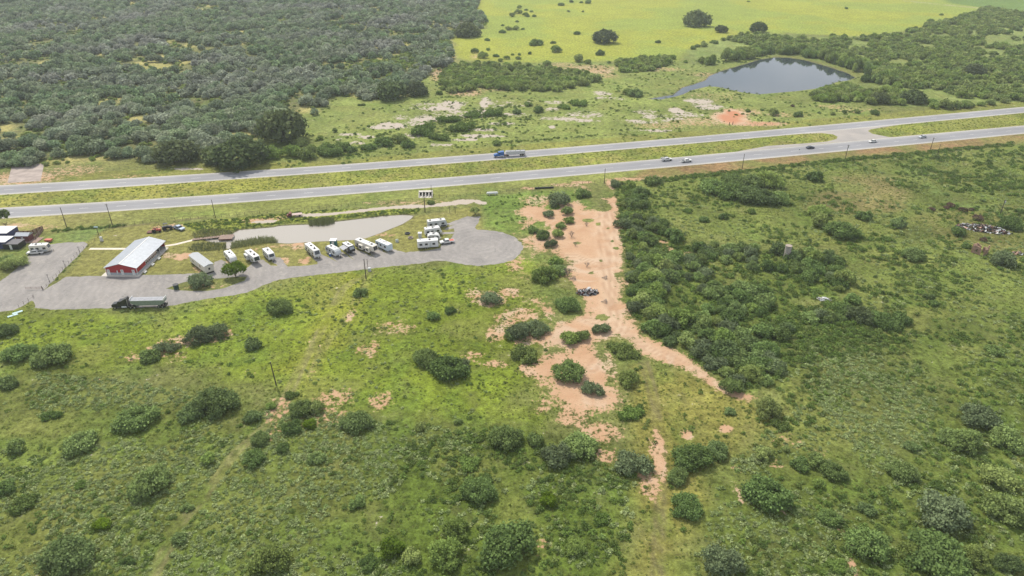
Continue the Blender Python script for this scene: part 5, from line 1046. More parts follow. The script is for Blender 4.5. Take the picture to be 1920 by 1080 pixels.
    if style == 'fifth':
        for q in (-.8, .8): ob('landing_leg', MB().box(x - 2.55, x - 2.43, q - .06, q + .06, 0, .9), BLACK, t)
        ob('hitch', MB().box(x - 1.5, x - 1.2, -.15, .15, .95, 1.548), BLACK, t)
    else:
        m_ = MB(); m_.bar((x - .05, -.7, .55), (x + 1.1, 0, .5), .07); m_.bar((x - .05, .7, .55), (x + 1.1, 0, .5), .07); ob('hitch', m_, BLACK, t)
        ob('gas_bottle', MB().cyl((x + .35, 0, .58), (x + .35, 0, 1.15), .18, n=10), WHITE, t)
        ob('jack', MB().box(x + .95, x + 1.05, -.05, .05, 0, .8), BLACK, t)
    print('camper', round(Lh, 1), lab[:40]); return t
camper('short white camper leftmost in the row by the pond, above the bright green tree', (424, 467.5), (437, 481.5), 'round', WHITE, h=3.1, acs=(.45,))
camper('white and cream fifth wheel camper with black front and a side slide out', (464, 468), (481, 481), 'fifth', WHITE, BLACK, slides=((.25, 2.6, -1),), h=3.6, acs=(.35, .75))
camper('compact white camper with dark nose, third from the left in the pond row', (497, 464.5), (509, 476), 'std', WHITE, GSKIRT, h=3.2, acs=(.4,))
camper('white camper with black stripes standing apart in the middle of the row', (576, 455), (594.5, 470), 'std', WHITE, BLACK, h=3.5, acs=(.4, .75))
camper('rounded grey white camper beside the teal shed', (614, 458), (634, 468.5), 'round', GREYW, h=3.2, acs=(.35,))
camper('black sided camper with its grey awning out', (646, 453.5), (660, 462.5), 'std', BLACK, h=3.1, awning=-1, acs=(.5,))
camper('long cream fifth wheel camper with two slide outs, longest in the pond row', (669, 447), (704, 461), 'fifth', CREAM, BLACK, slides=((.38, 2.2, -1), (.74, 2.0, -1)), h=3.7, acs=(.2, .8))
camper('pale blue boxy trailer last on the right in the pond row', (708, 448.5), (731, 458.5), 'box', BLUEW, h=3.1, acs=(.5,))
camper('long silver white camper at the back of the right hand group', (801, 414), (837, 410), 'std', GREYW, BLACK, h=3.4, acs=(.15, .7))
camper('white camper second from the back in the right hand group', (796, 428.5), (826, 424), 'std', WHITE, BLACK, h=3.3, acs=(.5,))
camper('small white camper third from the back in the right hand group', (801, 438.5), (824, 437), 'round', WHITE, BLACK, h=3.1, acs=(.5,))
camper('long plain white trailer at the front of the right hand group', (782, 451), (821, 448), 'box', WHITE, h=3.3, w_=2.8, acs=(.6,))
camper('cream camper parked behind the white pickup in the left lot', (55, 459), (91, 457), 'std', CREAM, GSKIRT, h=3.3, acs=(.35,))

# small sheds
def shed(name, lab, px, py, lx, ly, h, wall, roof, rot=0, gable_=False, cat='shed'):
    t = thing(name, lab, cat, G(px, py), rot)
    ob('wall', MB().box(-lx / 2, lx / 2, 0, ly, 0, h), wall, t)
    r = MB()
    if gable_: r.prism([(-lx / 2 - .2, h + .002), (lx / 2 + .2, h + .002), (lx / 2 + .2, h + .08), (-lx / 2 - .2, h + .08)], ly / 2 - .01, ly / 2 + .01) if 0 else None
    if gable_:
        V = [(-lx / 2 - .2, -.25, h), (-lx / 2 - .2, ly / 2, h + .9), (-lx / 2 - .2, ly + .25, h), (lx / 2 + .2, -.25, h), (lx / 2 + .2, ly / 2, h + .9), (lx / 2 + .2, ly + .25, h)]
        r.V = [(a, b, c + .003) for a, b, c in V]; r.F = [(0, 1, 4, 3)[::-1], (1, 2, 5, 4)[::-1], (2, 0, 3, 5), (0, 2, 1), (3, 4, 5)]
    else: r.box(-lx / 2 - .15, lx / 2 + .15, -.2, ly + .2, h + .002, h + .12)
    ob('roof', r, roof, t)
    ob('door', MB().box(-.45, .45, -.05, -.003, .05, min(2.1, h - .1)), WHITE if wall is not WHITE else GREYW, t)
    return t
shed('garden_shed', 'teal shed with a flat white roof at the pond edge', 625, 462.5, 2.4, 2.2, 2.5, TEAL, WHITE)
shed('garden_shed', 'small white tank shed between the campers of the right hand group', 787.5, 447, 1.3, 1.2, 2.2, WHITE, WHITE)
shed('red_shed', 'maroon storage shed with a grey gable roof on a deck', 44, 453.5, 5.2, 3.2, 2.6, REDBR, STEELR, gable_=True)
t = thing('shed_deck', 'brown boarded deck around the maroon shed', 'deck', G(44, 455)); 
for i in range(14): ob('board', MB().box(-5.5 + i * .8, -4.72 + i * .8, -.6, 4.6, .01, .25), WOODD, t)
shed('outbuilding', 'outbuilding with a bright white sloping roof at the left edge', -8, 451, 11, 7, 3.2, NAVY, WHITE, cat='building')
shed('outbuilding', 'white roofed building in front at the left edge beside the tree', -12, 467, 11, 5.5, 3.0, NAVY, WHITE, cat='building')
shed('lean_to', 'low open shed with a charcoal roof at the left edge', 22, 468, 6, 4.6, 2.3, BLACK, mat('charcoal_roof', (.11, .105, .115), .8), cat='shed')
# board fence behind the sheds
def board_fence(lab, px, h, name='board_fence'):
    P = [Vector((*G(*p), 0)) for p in px]; t = thing(name, lab, 'fence', P[0].xy); o0 = P[0]
    for i in range(len(P) - 1):
        d = P[i + 1] - P[i]; n = max(1, int(d.length / .5)); u = d.normalized()
        for j in range(n):
            c = P[i] + u * (j + .5) * d.length / n - o0; m_ = MB().obox((c.x, c.y, h / 2), (.22, .03, h / 2), math.atan2(u.y, u.x)); ob('board', m_, WOODD if (i + j) % 3 else RSTEEL, t)
    return t
board_fence('dark brown board fence behind the maroon shed', [(15, 443), (40, 441), (60, 440), (82, 431)], 1.9)
board_fence('dark brown board fence running down beside the maroon shed', [(82, 431), (75, 440), (66, 450)], 1.7)
# ================================================================== VEHICLES
def pickup(lab, A, B, body, bed=BLACK, utility=False):
    """A rear, B front (ground)"""
    rot = heading(A, B); c = ((A[0] + B[0]) / 2, (A[1] + B[1]) / 2); t = thing('pickup_truck', lab, 'pickup truck', c, rot)
    x = 2.95; w_ = 2.0
    ob('body', MB().prism([(-x, .5), (x - .05, .5), (x, .75), (x - .1, 1.05), (1.35, 1.18), (-x, 1.12)], -w_ / 2, w_ / 2), body, t)
    cab = ob('cab', MB().prism([(-.95, 1.13), (1.45, 1.17), (.75, 1.82), (-.75, 1.85)], -w_ / 2 + .05, w_ / 2 - .05, .16, 1.5), body, t)
    ob('windscreen', MB().prism([(1.36, 1.24), (1.44, 1.24), (.83, 1.79), (.77, 1.79)], -.82, .82), GLASS, t)
    for s_ in (-1, 1):
        y0, y1 = sorted((s_ * (w_ / 2 - .06), s_ * (w_ / 2 - .025))); ob('side_window', MB().prism([(-.8, 1.22), (1.1, 1.25), (.7, 1.62), (-.68, 1.62)], y0, y1), GLASS, t)
        ya, yb = sorted((s_ * .6, s_ * .95)); ob('headlight', MB().box(x - .06, x + .02, ya, yb, .8, .98), CHROME, t)
    if utility:
        ob('tool_box', MB().box(-x, -1.0, -w_ / 2 + .01, -w_ / 2 + .4, 1.13, 1.65), body, t); ob('tool_box', MB().box(-x, -1.0, w_ / 2 - .4, w_ / 2 - .01, 1.13, 1.65), body, t)
        m_ = MB(); m_.bar((-x + .2, -.5, 1.13), (-x + .2, -.5, 2.3), .06); m_.bar((-x + .2, .5, 1.13), (-x + .2, .5, 2.3), .06); m_.bar((-x + .2, -.5, 2.3), (.6, -.5, 2.2), .06); m_.bar((-x + .2, .5, 2.3), (.6, .5, 2.2), .06); ob('ladder_rack', m_, BLACK, t)
    ob('bed', MB().box(-x + .12, -1.05, -w_ / 2 + .14 + (.3 if utility else 0), w_ / 2 - .14 - (.3 if utility else 0), 1.13, 1.16), bed, t)
    for X_ in (-1.75, 1.9):
        for s_ in (-1, 1): ob('wheel', MB().cyl((X_, s_ * .72, .4), (X_, s_ * 1.02, .4), .4, n=12), RUBBER, t)
    return t
def sedan(lab, A, B, body):
    rot = heading(A, B); c = ((A[0] + B[0]) / 2, (A[1] + B[1]) / 2); t = thing('sedan', lab, 'car', c, rot); x = 2.35
    ob('body', MB().prism([(-x, .35), (x, .35), (x, .62), (x - .15, .82), (1.1, .95), (-1.7, 1.0), (-x + .05, .85)], -.9, .9), body, t)
    ob('cabin', MB().prism([(-1.75, .985), (1.15, .935), (.35, 1.42), (-.95, 1.45)], -.84, .84, .14, 1.2), GLASS, t)
    ob('roof', MB().box(-.95, .38, -.69, .69, 1.43, 1.48), body, t)
    for X_ in (-1.4, 1.45):
        for s_ in (-1, 1): ob('wheel', MB().cyl((X_, s_ * .68, .33), (X_, s_ * .91, .33), .33, n=12), RUBBER, t)
    for s_ in (-1, 1):
        ya, yb = sorted((s_ * .5, s_ * .82)); ob('headlight', MB().box(x - .03, x + .01, ya, yb, .6, .72), CHROME, t)
    return t
pickup('white pickup parked at the right hand campers on the gravel turning circle', G(847, 454.5), G(829, 457), WHITE, bed=ORRED)
pickup('pale blue pickup nose down on the far lawn by the black digger', G(326, 427), G(346, 433.5), BLUEC)
pickup('white pickup parked in front of the cream camper in the left lot', G(80, 475), G(55, 477), WHITE)
pickup('white utility truck with ladder rack on the near carriageway', G(1239, 302), G(1260, 300), WHITE, utility=True)
pickup('white pickup with dark bed following behind the utility truck', G(1277, 304.5), G(1296, 302.5), WHITE)
sedan('dark blue sedan on the near carriageway before the crossover', G(1511, 279), G(1527, 277.5), DKBLUE)
sedan('white sedan on the near carriageway at the crossover', G(1644, 266), G(1628, 267.5), WHITE)
sedan('silver sedan rightmost on the near carriageway', G(1737, 257.5), G(1722, 259), SILV)
def semi(lab, A, B, cabm, kind):
    """A rear of trailer, B front bumper"""
    rot = heading(A, B); c = A; t = thing('semi_truck', lab, 'truck', c, rot); D = math.dist(A, B); xt = D - 6.6; w_ = 2.5
    # tractor
    ob('hood', MB().prism([(D - 2.0, .7), (D, .7), (D, 1.45), (D - .25, 1.75), (D - 2.0, 2.05)], -.95, .95), cabm, t)
    ob('cab', MB().prism([(D - 3.6, .8), (D - 2.0, .8), (D - 2.0, 2.1), (D - 2.45, 2.85), (D - 3.6, 2.95)], -1.1, 1.1), cabm, t)
    ob('sleeper', MB().prism([(D - 5.4, .9), (D - 3.61, .9), (D - 3.61, 3.0), (D - 5.2, 3.85 if kind == 'grain' else 3.1), (D - 5.4, 3.85 if kind == 'grain' else 3.1)], -1.15, 1.15), cabm, t)
    ob('windscreen', MB().prism([(D - 2.03, 2.15), (D - 1.97, 2.12), (D - 2.4, 2.8), (D - 2.46, 2.8)], -.95, .95), GLASS, t)
    for s_ in (-1, 1):
        ya, yb = sorted((s_ * 1.102, s_ * 1.13)); ob('side_window', MB().box(D - 3.3, D - 2.5, ya, yb, 1.9, 2.55), GLASS, t)
        ob('fuel_tank', MB().cyl((D - 5.0, s_ * 1.0, .8), (D - 3.4, s_ * 1.0, .8), .32, n=10), CHROME, t)
        ob('exhaust_stack', MB().cyl((D - 5.5, s_ * 1.0, .9), (D - 5.5, s_ * 1.0, 3.5), .08, n=6), CHROME, t)
    ob('chassis', MB().box(D - 8.3, D - .1, -.45, .45, .75, 1.05), RSTEEL if kind != 'grain' else BLACK, t)
    ob('bumper', MB().box(D + .002, D + .15, -1.1, 1.1, .4, .8), CHROME, t)
    # trailer
    if kind == 'grain':
        ob('trailer_body', MB().prism([(.3, 1.9), (1.6, 1.25), (xt - 2.2, 1.25), (xt - .6, 1.9), (xt, 2.2), (xt, 3.15), (0, 3.15), (0, 2.2)], -w_ / 2, w_ / 2), TRGREY, t)
        tp = MB(); V = tp.V
        n = 13
        for i in range(n + 1):
            q = xt * i / n; z = 3.16 + (.42 if i % 2 else .34)
            V += [(q, -w_ / 2 - .03, 3.16), (q, 0, z), (q, w_ / 2 + .03, 3.16)]
        for i in range(n):
            a = i * 3; tp.F += [(a, a + 3, a + 4, a + 1), (a + 1, a + 4, a + 5, a + 2)]
        tp.F += [(0, 1, 2), (3 * n, 3 * n + 2, 3 * n + 1)]
        ob('tarpaulin', tp, TARP, t)
        for q in (-.02, xt + .02): ob('end_cap', MB().prism([(q - .06, 3.1), (q + .06, 3.1), (q + .06, 3.8), (q - .06, 3.8)], -w_ / 2 - .06, w_ / 2 + .06), WHITE, t)
        ob('rail', MB().box(0, xt, -w_ / 2 - .05, -w_ / 2 - .003, 3.02, 3.14), CHROME, t)
    else:
        ob('trailer_body', MB().prism([(.2, 1.5), (xt - 1.2, 1.35), (xt, 1.9), (xt + .2, 2.9), (xt - .1, 3.1), (0, 2.95), (-.2, 2.3)], -1.15, 1.15, .25, 2.6), ALU, t)
        rb = MB()
        for i in range(14): rb.box(.3 + i * (xt - .8) / 13, .38 + i * (xt - .8) / 13, -1.18, 1.18, 1.6, 2.5)
        ob('rib', rb, ALU, t)
        wk = MB()
        for s_ in (-.55, .55):
            wk.bar((.2, s_, 3.35), (xt - .3, s_, 3.35), .05)
            for i in range(9): wk.bar((.2 + i * (xt - .5) / 8, s_, 2.95), (.2 + i * (xt - .5) / 8, s_, 3.35), .04)
        ob('walkway_rail', wk, BLACK, t)
        for i in range(3): ob('hatch', MB().cyl((xt * (.25 + .25 * i), 0, 3.0), (xt * (.25 + .25 * i), 0, 3.2), .35, n=10), GREYW, t)
    ob('trailer_frame', MB().box(.1, xt - .3, -.5, .5, 1.06, 1.24), BLACK, t)
    for X_ in (.9, 2.15, D - 7.6, D - 6.3, D - 1.1):
        for s_ in (-1, 1):
            q = ob('wheel', MB().cyl((X_, s_ * .75, .52), (X_, s_ * 1.22, .52), .52, n=14), RUBBER, t); ob('rim', MB().cyl((X_, s_ * 1.2, .52), (X_, s_ * 1.24, .52), .26, n=10), CHROME, q)
    for q in (.5, ): ob('mud_flap', MB().box(q - .55, q - .5, -1.1, 1.1, .3, 1.2), BLACK, t)
    return t
semi('black semi truck with a grey covered grain trailer parked on the drive edge', G(313, 574.5), G(213, 577), BLACK, 'grain')
semi('blue semi truck hauling a ribbed aluminium bulk trailer on the far carriageway', G(984, 291.5), G(926, 295), BLUEP, 'tank')
# old flatbed on the berm
t = thing('flatbed_truck', 'old maroon flatbed truck parked on the berm above the near pond', 'truck', G(566, 404.5), heading(G(566, 404.5), G(539, 407)))
ob('cab', MB().prism([(4.2, .5), (6.2, .5), (6.2, 1.1), (5.5, 1.3), (5.2, 1.9), (4.2, 1.95)], -.95, .95), REDBR, t); ob('windscreen', MB().prism([(5.24, 1.88), (5.5, 1.34), (5.54, 1.36), (5.28, 1.9)], -.8, .8), GLASS, t)
ob('flatbed', MB().box(-.2, 4.1, -1.15, 1.15, .95, 1.1), mat('faded_pink_boards', (.42, .33, .30), .8), t); ob('chassis', MB().box(0, 6, -.4, .4, .55, .9), BLACK, t)
for X_ in (.9, 5.2):
    for s_ in (-1, 1): ob('wheel', MB().cyl((X_, s_ * .7, .4), (X_, s_ * 1.0, .4), .4, n=10), RUBBER, t)
# farm implements on the far lawn
t = thing('tractor', 'old red tractor standing on the far lawn behind the barn', 'tractor', G(292, 435.5), .15)
ob('hood', MB().box(.3, 2.2, -.35, .35, .9, 1.5), ORRED, t); ob('seat', MB().box(-.6, -.1, -.3, .3, 1.2, 1.5), BLACK, t); ob('steering_wheel', MB().cyl((.15, 0, 1.75), (.2, 0, 1.8), .22, n=10), BLACK, t); ob('chassis', MB().box(-.9, 2.3, -.25, .25, .6, .9), RSTEEL, t)
for s_ in (-1, 1):
    ob('rear_wheel', MB().cyl((-.4, s_ * .55, .8), (-.4, s_ * .95, .8), .8, n=16), RUBBER, t); ob('front_wheel', MB().cyl((1.8, s_ * .45, .4), (1.8, s_ * .7, .4), .4, n=12), RUBBER, t)
    ob('fender', MB().box(-1.0, .2, s_ * .75 - .2, s_ * .75 + .2, 1.62, 1.68), ORRED, t)
ob('mower_deck', MB().box(-3.2, -1.2, -1.2, 1.2, .25, .5), RSTEEL, t)
t = thing('backhoe', 'black backhoe digger beside the pale blue pickup', 'digger', G(313, 430.5), .3)
ob('body', MB().prism([(-1.6, .7), (2.2, .7), (2.2, 1.5), (.6, 1.7), (-1.6, 1.5)], -.6, .6), BLACK, t)
cf = MB()
for a in (-.8, .5):
    for b in (-.55, .55): cf.bar((a, b, 1.5), (a, b, 2.7), .07)
ob('cab_frame', cf, BLACK, t); ob('cab_roof', MB().box(-1.0, .7, -.7, .7, 2.7, 2.8), BLACK, t)
m_ = MB(); m_.bar((-1.6, 0, 1.2), (-2.7, 0, 3.0), .15); m_.bar((-2.7, 0, 3.0), (-3.6, 0, 1.4), .13); ob('boom', m_, RSTEEL, t); ob('bucket', MB().prism([(-3.9, .8), (-3.2, .8), (-3.4, 1.4), (-3.8, 1.4)], -.35, .35), RSTEEL, t)
m_ = MB(); m_.bar((1.2, -.7, 1.1), (3.2, -.7, .6), .1); m_.bar((1.2, .7, 1.1), (3.2, .7, .6), .1); ob('loader_arm', m_, BLACK, t); ob('loader_bucket', MB().prism([(3.1, .2), (3.9, .1), (3.3, .95)], -1.1, 1.1), RSTEEL, t)
for X_, r in ((-.8, .75), (1.7, .5)):
    for s_ in (-1, 1): ob('wheel', MB().cyl((X_, s_ * .65, r), (X_, s_ * 1.05, r), r, n=14), RUBBER, t)
t = thing('utility_trailer', 'small faded red trailer by the lot corner', 'trailer', G(92, 453.5), 0)
ob('box', MB().box(-1.3, 1.3, -.8, .8, .5, 1.2), ORRED, t); ob('drawbar', MB().bar((1.3, 0, .5), (2.2, 0, .45), .06), BLACK, t)
for s_ in (-1, 1): ob('wheel', MB().cyl((0, s_ * .82, .33), (0, s_ * 1.0, .33), .33, n=10), RUBBER, t)
# ================================================================== POLES, FENCES, SMALL THINGS
def pole(lab, bx, by, hpx, arm=0, box_=False, group='timber utility poles', lean=0, rad=.17):
    x, y = G(bx, by); h = hpx / (S(bx, by) * .88); t = thing('utility_pole', lab, 'utility pole', (x, y), 0, group)
    ob('shaft', MB().cyl((0, 0, -.1), (lean, 0, h), rad, rad * .7, 8), POLE, t)
    if arm: ob('crossarm', MB().box(lean - arm, lean + arm, -.2, -.1, h - .5, h - .36), POLE, t)
    m_ = MB(); m_.cyl((lean, 0, h + .001), (lean, 0, h + .2), .06, n=6); ob('insulator', m_, GREYW, t)
    if box_: ob('transformer', MB().cyl((lean + .35, 0, h - 1.6), (lean + .35, 0, h - .7), .26, n=10), GREYW, t)
    return t
pole('timber utility pole by the highway above the left lot, leftmost', 125.5, 427, 36)
pole('timber utility pole by the highway behind the lawn of the barn', 211, 422.5, 38, arm=.7)
pole('timber utility pole above the boardwalk by the highway', 404, 408.5, 32)
pole('thick timber pole at the near pond tip with the culvert behind', 797, 398, 36, rad=.22)
pole('slim pole standing right beside the concrete culvert', 809.5, 371, 22, rad=.12)
pole('double pole on the near edge of the gravel drive, the taller one', 686.5, 523, 37, box_=False, rad=.19)
pole('shorter thin pole of the pair on the near edge of the gravel drive', 690, 503, 17, rad=.1)
pole('timber pole by the highway fence at the top of the clearing', 1133, 344, 26)
pole('timber pole below the near carriageway, right of the dark bushes', 1391, 319, 28)
pole('timber pole below the near carriageway opposite the crossover', 1584.5, 299, 25, arm=.7, box_=True)
pole('timber pole right of the crossover standing closer to the road', 1744, 282, 22, arm=.7)
pole('slim pole rising from a bush right of the crossover', 1758, 290, 18, rad=.13)
pole('lone leaning pole in the lower left field', 518, 722, 46, lean=-.35, rad=.2)
pole('timber pole with a grey transformer above the debris in the right field', 1875, 402, 26, arm=.5, box_=True)
def small_pole(name, lab, cat, bx, by, h, head=True, group=None):
    t = thing(name, lab, cat, G(bx, by), 0, group); ob('post', MB().cyl((0, 0, 0), (0, 0, h), .06, .05, 6), BLACK, t)
    if head: ob('lamp_head', MB().box(-.3, .3, -.12, .12, h, h + .12), BLACK, t)
    return t
small_pole('lamp_post', 'black lamp post in the fence of the left lot, farthest up', 'lamp post', 150, 476, 2.9, group='lamp posts along the left lot fence')
small_pole('lamp_post', 'black lamp post halfway along the fence of the left lot', 'lamp post', 123, 502.5, 2.9, group='lamp posts along the left lot fence')
small_pole('lamp_post', 'black lamp post in the fence of the left lot, closest to the gate', 'lamp post', 93, 529, 2.9, group='lamp posts along the left lot fence')
t = thing('light_pole', 'tall light pole with a pale cyan head behind the left lot fence', 'light pole', G(188.5, 450)); ob('post', MB().cyl((0, 0, 0), (-.2, 0, 5.6), .14, .1, 8), POLE, t); ob('lamp_head', MB().box(-1.1, .5, -.2, .2, 5.6, 5.85), CYAN, t)
t = thing('meter_cabinet', 'grey electric cabinet at the foot of the light pole', 'cabinet', G(191, 452)); ob('cabinet', MB().box(-.5, .5, -.3, .3, .3, 1.9), GREYW, t); ob('plinth', MB().box(-.6, .6, -.4, .4, 0, .298), CONC, t); ob('door', MB().box(-.4, .4, -.34, -.303, .45, 1.8), WHITE, t)
t = thing('transformer_cabinet', 'pale transformer box beside the double pole', 'cabinet', G(693, 508)); ob('cabinet', MB().box(-.5, .5, -.4, .4, .15, 1.3), GREYW, t); ob('plinth', MB().box(-.6, .6, -.5, .5, 0, .148), CONC, t)
t = thing('utility_box', 'round grey green utility box on the lawn right of the pale blue trailer', 'utility box', G(744.5, 453.5)); ob('cover', MB().cyl((0, 0, 0), (0, 0, 1.0), .7, .6, 12), GREYW, t); ob('lid', MB().cyl((0, 0, 1.001), (0, 0, 1.2), .66, .3, 12), TRGREY, t)
for px, py, lab in ((764, 438.5, 'dark fire ring on the lawn nearer the pond'), (770, 446.5, 'stone fire ring on the lawn nearer the drive')):
    t = thing('fire_ring', lab, 'fire ring', G(px, py))
    for i in range(10):
        a = i * .628; ob('stone', MB().obox((math.cos(a) * .9, math.sin(a) * .9, .22), (.27, .18, .22), a + 1.57), CONCD if py > 440 else BLACK, t)
    ob('ash', MB().cyl((0, 0, .002), (0, 0, .06), .7, n=12), BLACK, t)
t = thing('rubbish_bin', 'round black bin at the left tip of the grass island', 'bin', G(331, 541.5)); ob('drum', MB().cyl((0, 0, 0), (0, 0, 1.7), .85, .95, 16), DGREEN, t); ob('rim', MB().cyl((0, 0, 1.701), (0, 0, 1.8), 1.0, 1.0, 16), BLACK, t)
# swing frame
for px, py, lab in ((843.5, 400, 'black post with a crossbar on the lawn, left of the pair'), (853.5, 400, 'black post with a crossbar on the lawn, right of the pair')):
    t = thing('clothesline_post', lab, 'clothesline post', G(px, py), 0, 'clothesline posts on the lawn'); ob('post', MB().cyl((0, 0, 0), (0, 0, 3.4), .09, n=6), BLACK, t); ob('crossbar', MB().box(-.9, .9, -.06, .06, 2.9, 3.02), BLACK, t)
# propane tank, long pipe
t = thing('gas_tank', 'white cylindrical gas tank by the highway fence', 'gas tank', G(923, 365.5), .12); ob('tank', MB().cyl((-2.3, 0, .95), (2.3, 0, .95), .62, n=16), WHITE, t)
for q in (-1.4, 1.4): ob('leg', MB().box(q - .15, q + .15, -.5, .5, 0, .45), CONC, t)
for s_ in (-1, 1): ob('end_cap', MB().cyl((s_ * 2.301, 0, .95), (s_ * 2.7, 0, .95), .61, .25, 16), WHITE, t)
t = thing('drain_pipe', 'long black drain pipe lying along the highway fence', 'pipe', G(1021, 353.5), .13); ob('pipe', MB().cyl((-4.4, 0, .45), (4.4, 0, .45), .42, n=14), BLACK, t); ob('collar', MB().cyl((-4.7, 0, .45), (-4.401, 0, .45), .5, n=14), BLACK, t)
# culvert
t = thing('culvert', 'concrete culvert with four dark barrels below the near carriageway', 'culvert', G(798, 369), .06); t.scale = (.72, 1.1, .78)
for i in range(5):
    m_ = MB(); x_ = -4.2 + i * 2.1
    b_ = len(m_.V)
    for xx in (x_ - .28, x_ + .28): m_.V += [(xx, -.6, 0), (xx, 3.0, 0), (xx, 3.0, 1.9), (xx, 1.6, 1.9), (xx, -.6, .25)]
    m_.F += [(0, 1, 2, 3, 4), (9, 8, 7, 6, 5)] + [(k, 5 + k, 5 + (k + 1) % 5, (k + 1) % 5) for k in range(5)]
    ob('wing_wall', m_, CONC, t)
ob('headwall', MB().box(-4.6, 4.6, 3.001, 3.4, 0, 2.3), CONC, t); ob('deck_slab', MB().box(-4.4, 4.4, 1.7, 3.0, 1.902, 2.25), CONC, t); ob('apron', MB().box(-4.5, 4.5, -1.2, 2.9, 0.0, .05), CONC, t)
for i in range(4): ob('barrel_shade', MB().box(-3.75 + i * 2.1, -2.55 + i * 2.1, 2.93, 3.0, .06, 1.45), BLACK, t)  # solid black panels stand for the shade inside the hollow openings
# dock
def dock():
    a = G(361, 450.5); b = G(414, 444.5); rot = heading(a, b); Lh = math.dist(a, b)
    t = thing('boardwalk', 'narrow timber boardwalk crossing the reeds to the dock', 'boardwalk', a, rot); n = 22
    for i in range(n): ob('plank', MB().box(Lh * i / n + .02, Lh * (i + 1) / n - .02, -.9, .9, .35, .42), WOODD, t)
    for i in range(6):
        for s_ in (-.8, .8): ob('pile', MB().cyl((Lh * i / 5.01 + .1, s_, -1), (Lh * i / 5.01 + .1, s_, .348), .1, n=6), POLE, t)
    d = thing('dock', 'square brown plank fishing dock at the end of the boardwalk', 'dock', G(425, 446.5), rot * .4)
    for i in range(16): ob('plank', MB().box(-2.7 + i * .34, -2.7 + i * .34 + .31, -2.2, 2.2, .55, .62), WOODD, d)
    for q in ((-2.5, -2), (2.5, -2), (-2.5, 2), (2.5, 2)): ob('pile', MB().cyl((q[0], q[1], -1.2), (q[0], q[1], .548), .13, n=6), POLE, d)
    ob('fascia', MB().box(-2.7, 2.7, -2.26, -2.202, .15, .6), RSTEEL, d)
dock()
# concrete pad beyond the highway with a dark rail at its back edge
PADM = mat('stained_pad_concrete', (.30, .25, .225), .9, var=.25, scale=.25)
sheet('concrete_pad', [GP([(14, 343), (23, 308.5), (83, 306.5), (76, 339.5)])], .02, PADM)
def fence(lab, px, spacing, h, postm, rail=True, name='fence', pr=.05, wires=2):
    P = [Vector((*G(*p), 0)) for p in px]; o0 = P[0]; t = thing(name, lab, 'fence', o0.xy); pts_ = []
    acc = 0
    for i in range(len(P) - 1):
        d = P[i + 1] - P[i]; q = acc
        while q < d.length: pts_.append(P[i] + d * (q / d.length) - o0); q += spacing
        acc = q - d.length
    pts_.append(P[-1] - o0); pm_ = MB().cyl((0, 0, -.1), (0, 0, h), pr, n=6).mesh('post'); pm_.materials.append(postm)
    for q in pts_[:290]:
        o_ = ob('post', pm_, parent=t); o_.location = (q.x, q.y, 0)
    for k_ in range(wires):
        m_ = MB(); z = h * (k_ + 1) / wires - .06
        for a, b in zip(pts_, pts_[1:]): m_.cyl((a.x, a.y, z), (b.x, b.y, z), .035 if (rail and k_ == wires - 1) else .012, n=4, caps=False)
        ob('top_rail' if (rail and k_ == wires - 1) else 'wire', m_, postm, t)
fence('long pipe fence between the near carriageway and the trailer park', [(206, 427), (300, 415), (404, 408), (478, 401), (560, 395), (659, 385.5), (738, 379.6), (837, 370.5), (919, 363), (979, 357), (1038, 351), (1133, 341)], 3.2, 1.3, POLE, pr=.07)
fence('wire fence with thin posts along the edge of the left lot', [(82, 544), (100, 525), (125, 499), (150, 472), (168, 460), (205, 427)], 2.6, 1.2, POLE, rail=False)
fence('wire fence along the right field below the highway', [(1160, 341), (1400, 321), (1560, 302), (1700, 289.5), (1920, 270), (1990, 262)], 5, 1.2, POLE, rail=False)
fence('wire fence on the far side of the highway', [(90, 309), (300, 318), (640, 300), (860, 277), (1200, 251), (1330, 240), (1500, 231), (1760, 210), (1960, 190)], 5, 1.2, POLE, rail=False)
fence('fence line dividing the oak wood from the far meadow', [(862, 135), (848, 108), (841, 70), (836, 20), (832, -20)], 6, 1.3, POLE, rail=False)
fence('short wire fence between drive and lower grass at the left', [(36, 577), (64, 558)], 2.2, 1.3, POLE, rail=False)
t = thing('pipe_gate', 'low brown pipe gate lying open at the mouth of the left lot', 'gate', G(49, 543.5), heading(G(49, 543.5), G(78, 543)))
m_ = MB()
for z in (.35, .75, 1.1): m_.bar((0, 0, z), (5.6, 0, z), .05)
for q in (0, 1.9, 3.7, 5.6): m_.bar((q, 0, .35), (q, 0, 1.1), .05)
ob('gate_leaf', m_, RSTEEL, t); ob('post', MB().cyl((5.75, 0, 0), (5.75, 0, 1.4), .12, n=8), POLE, t)
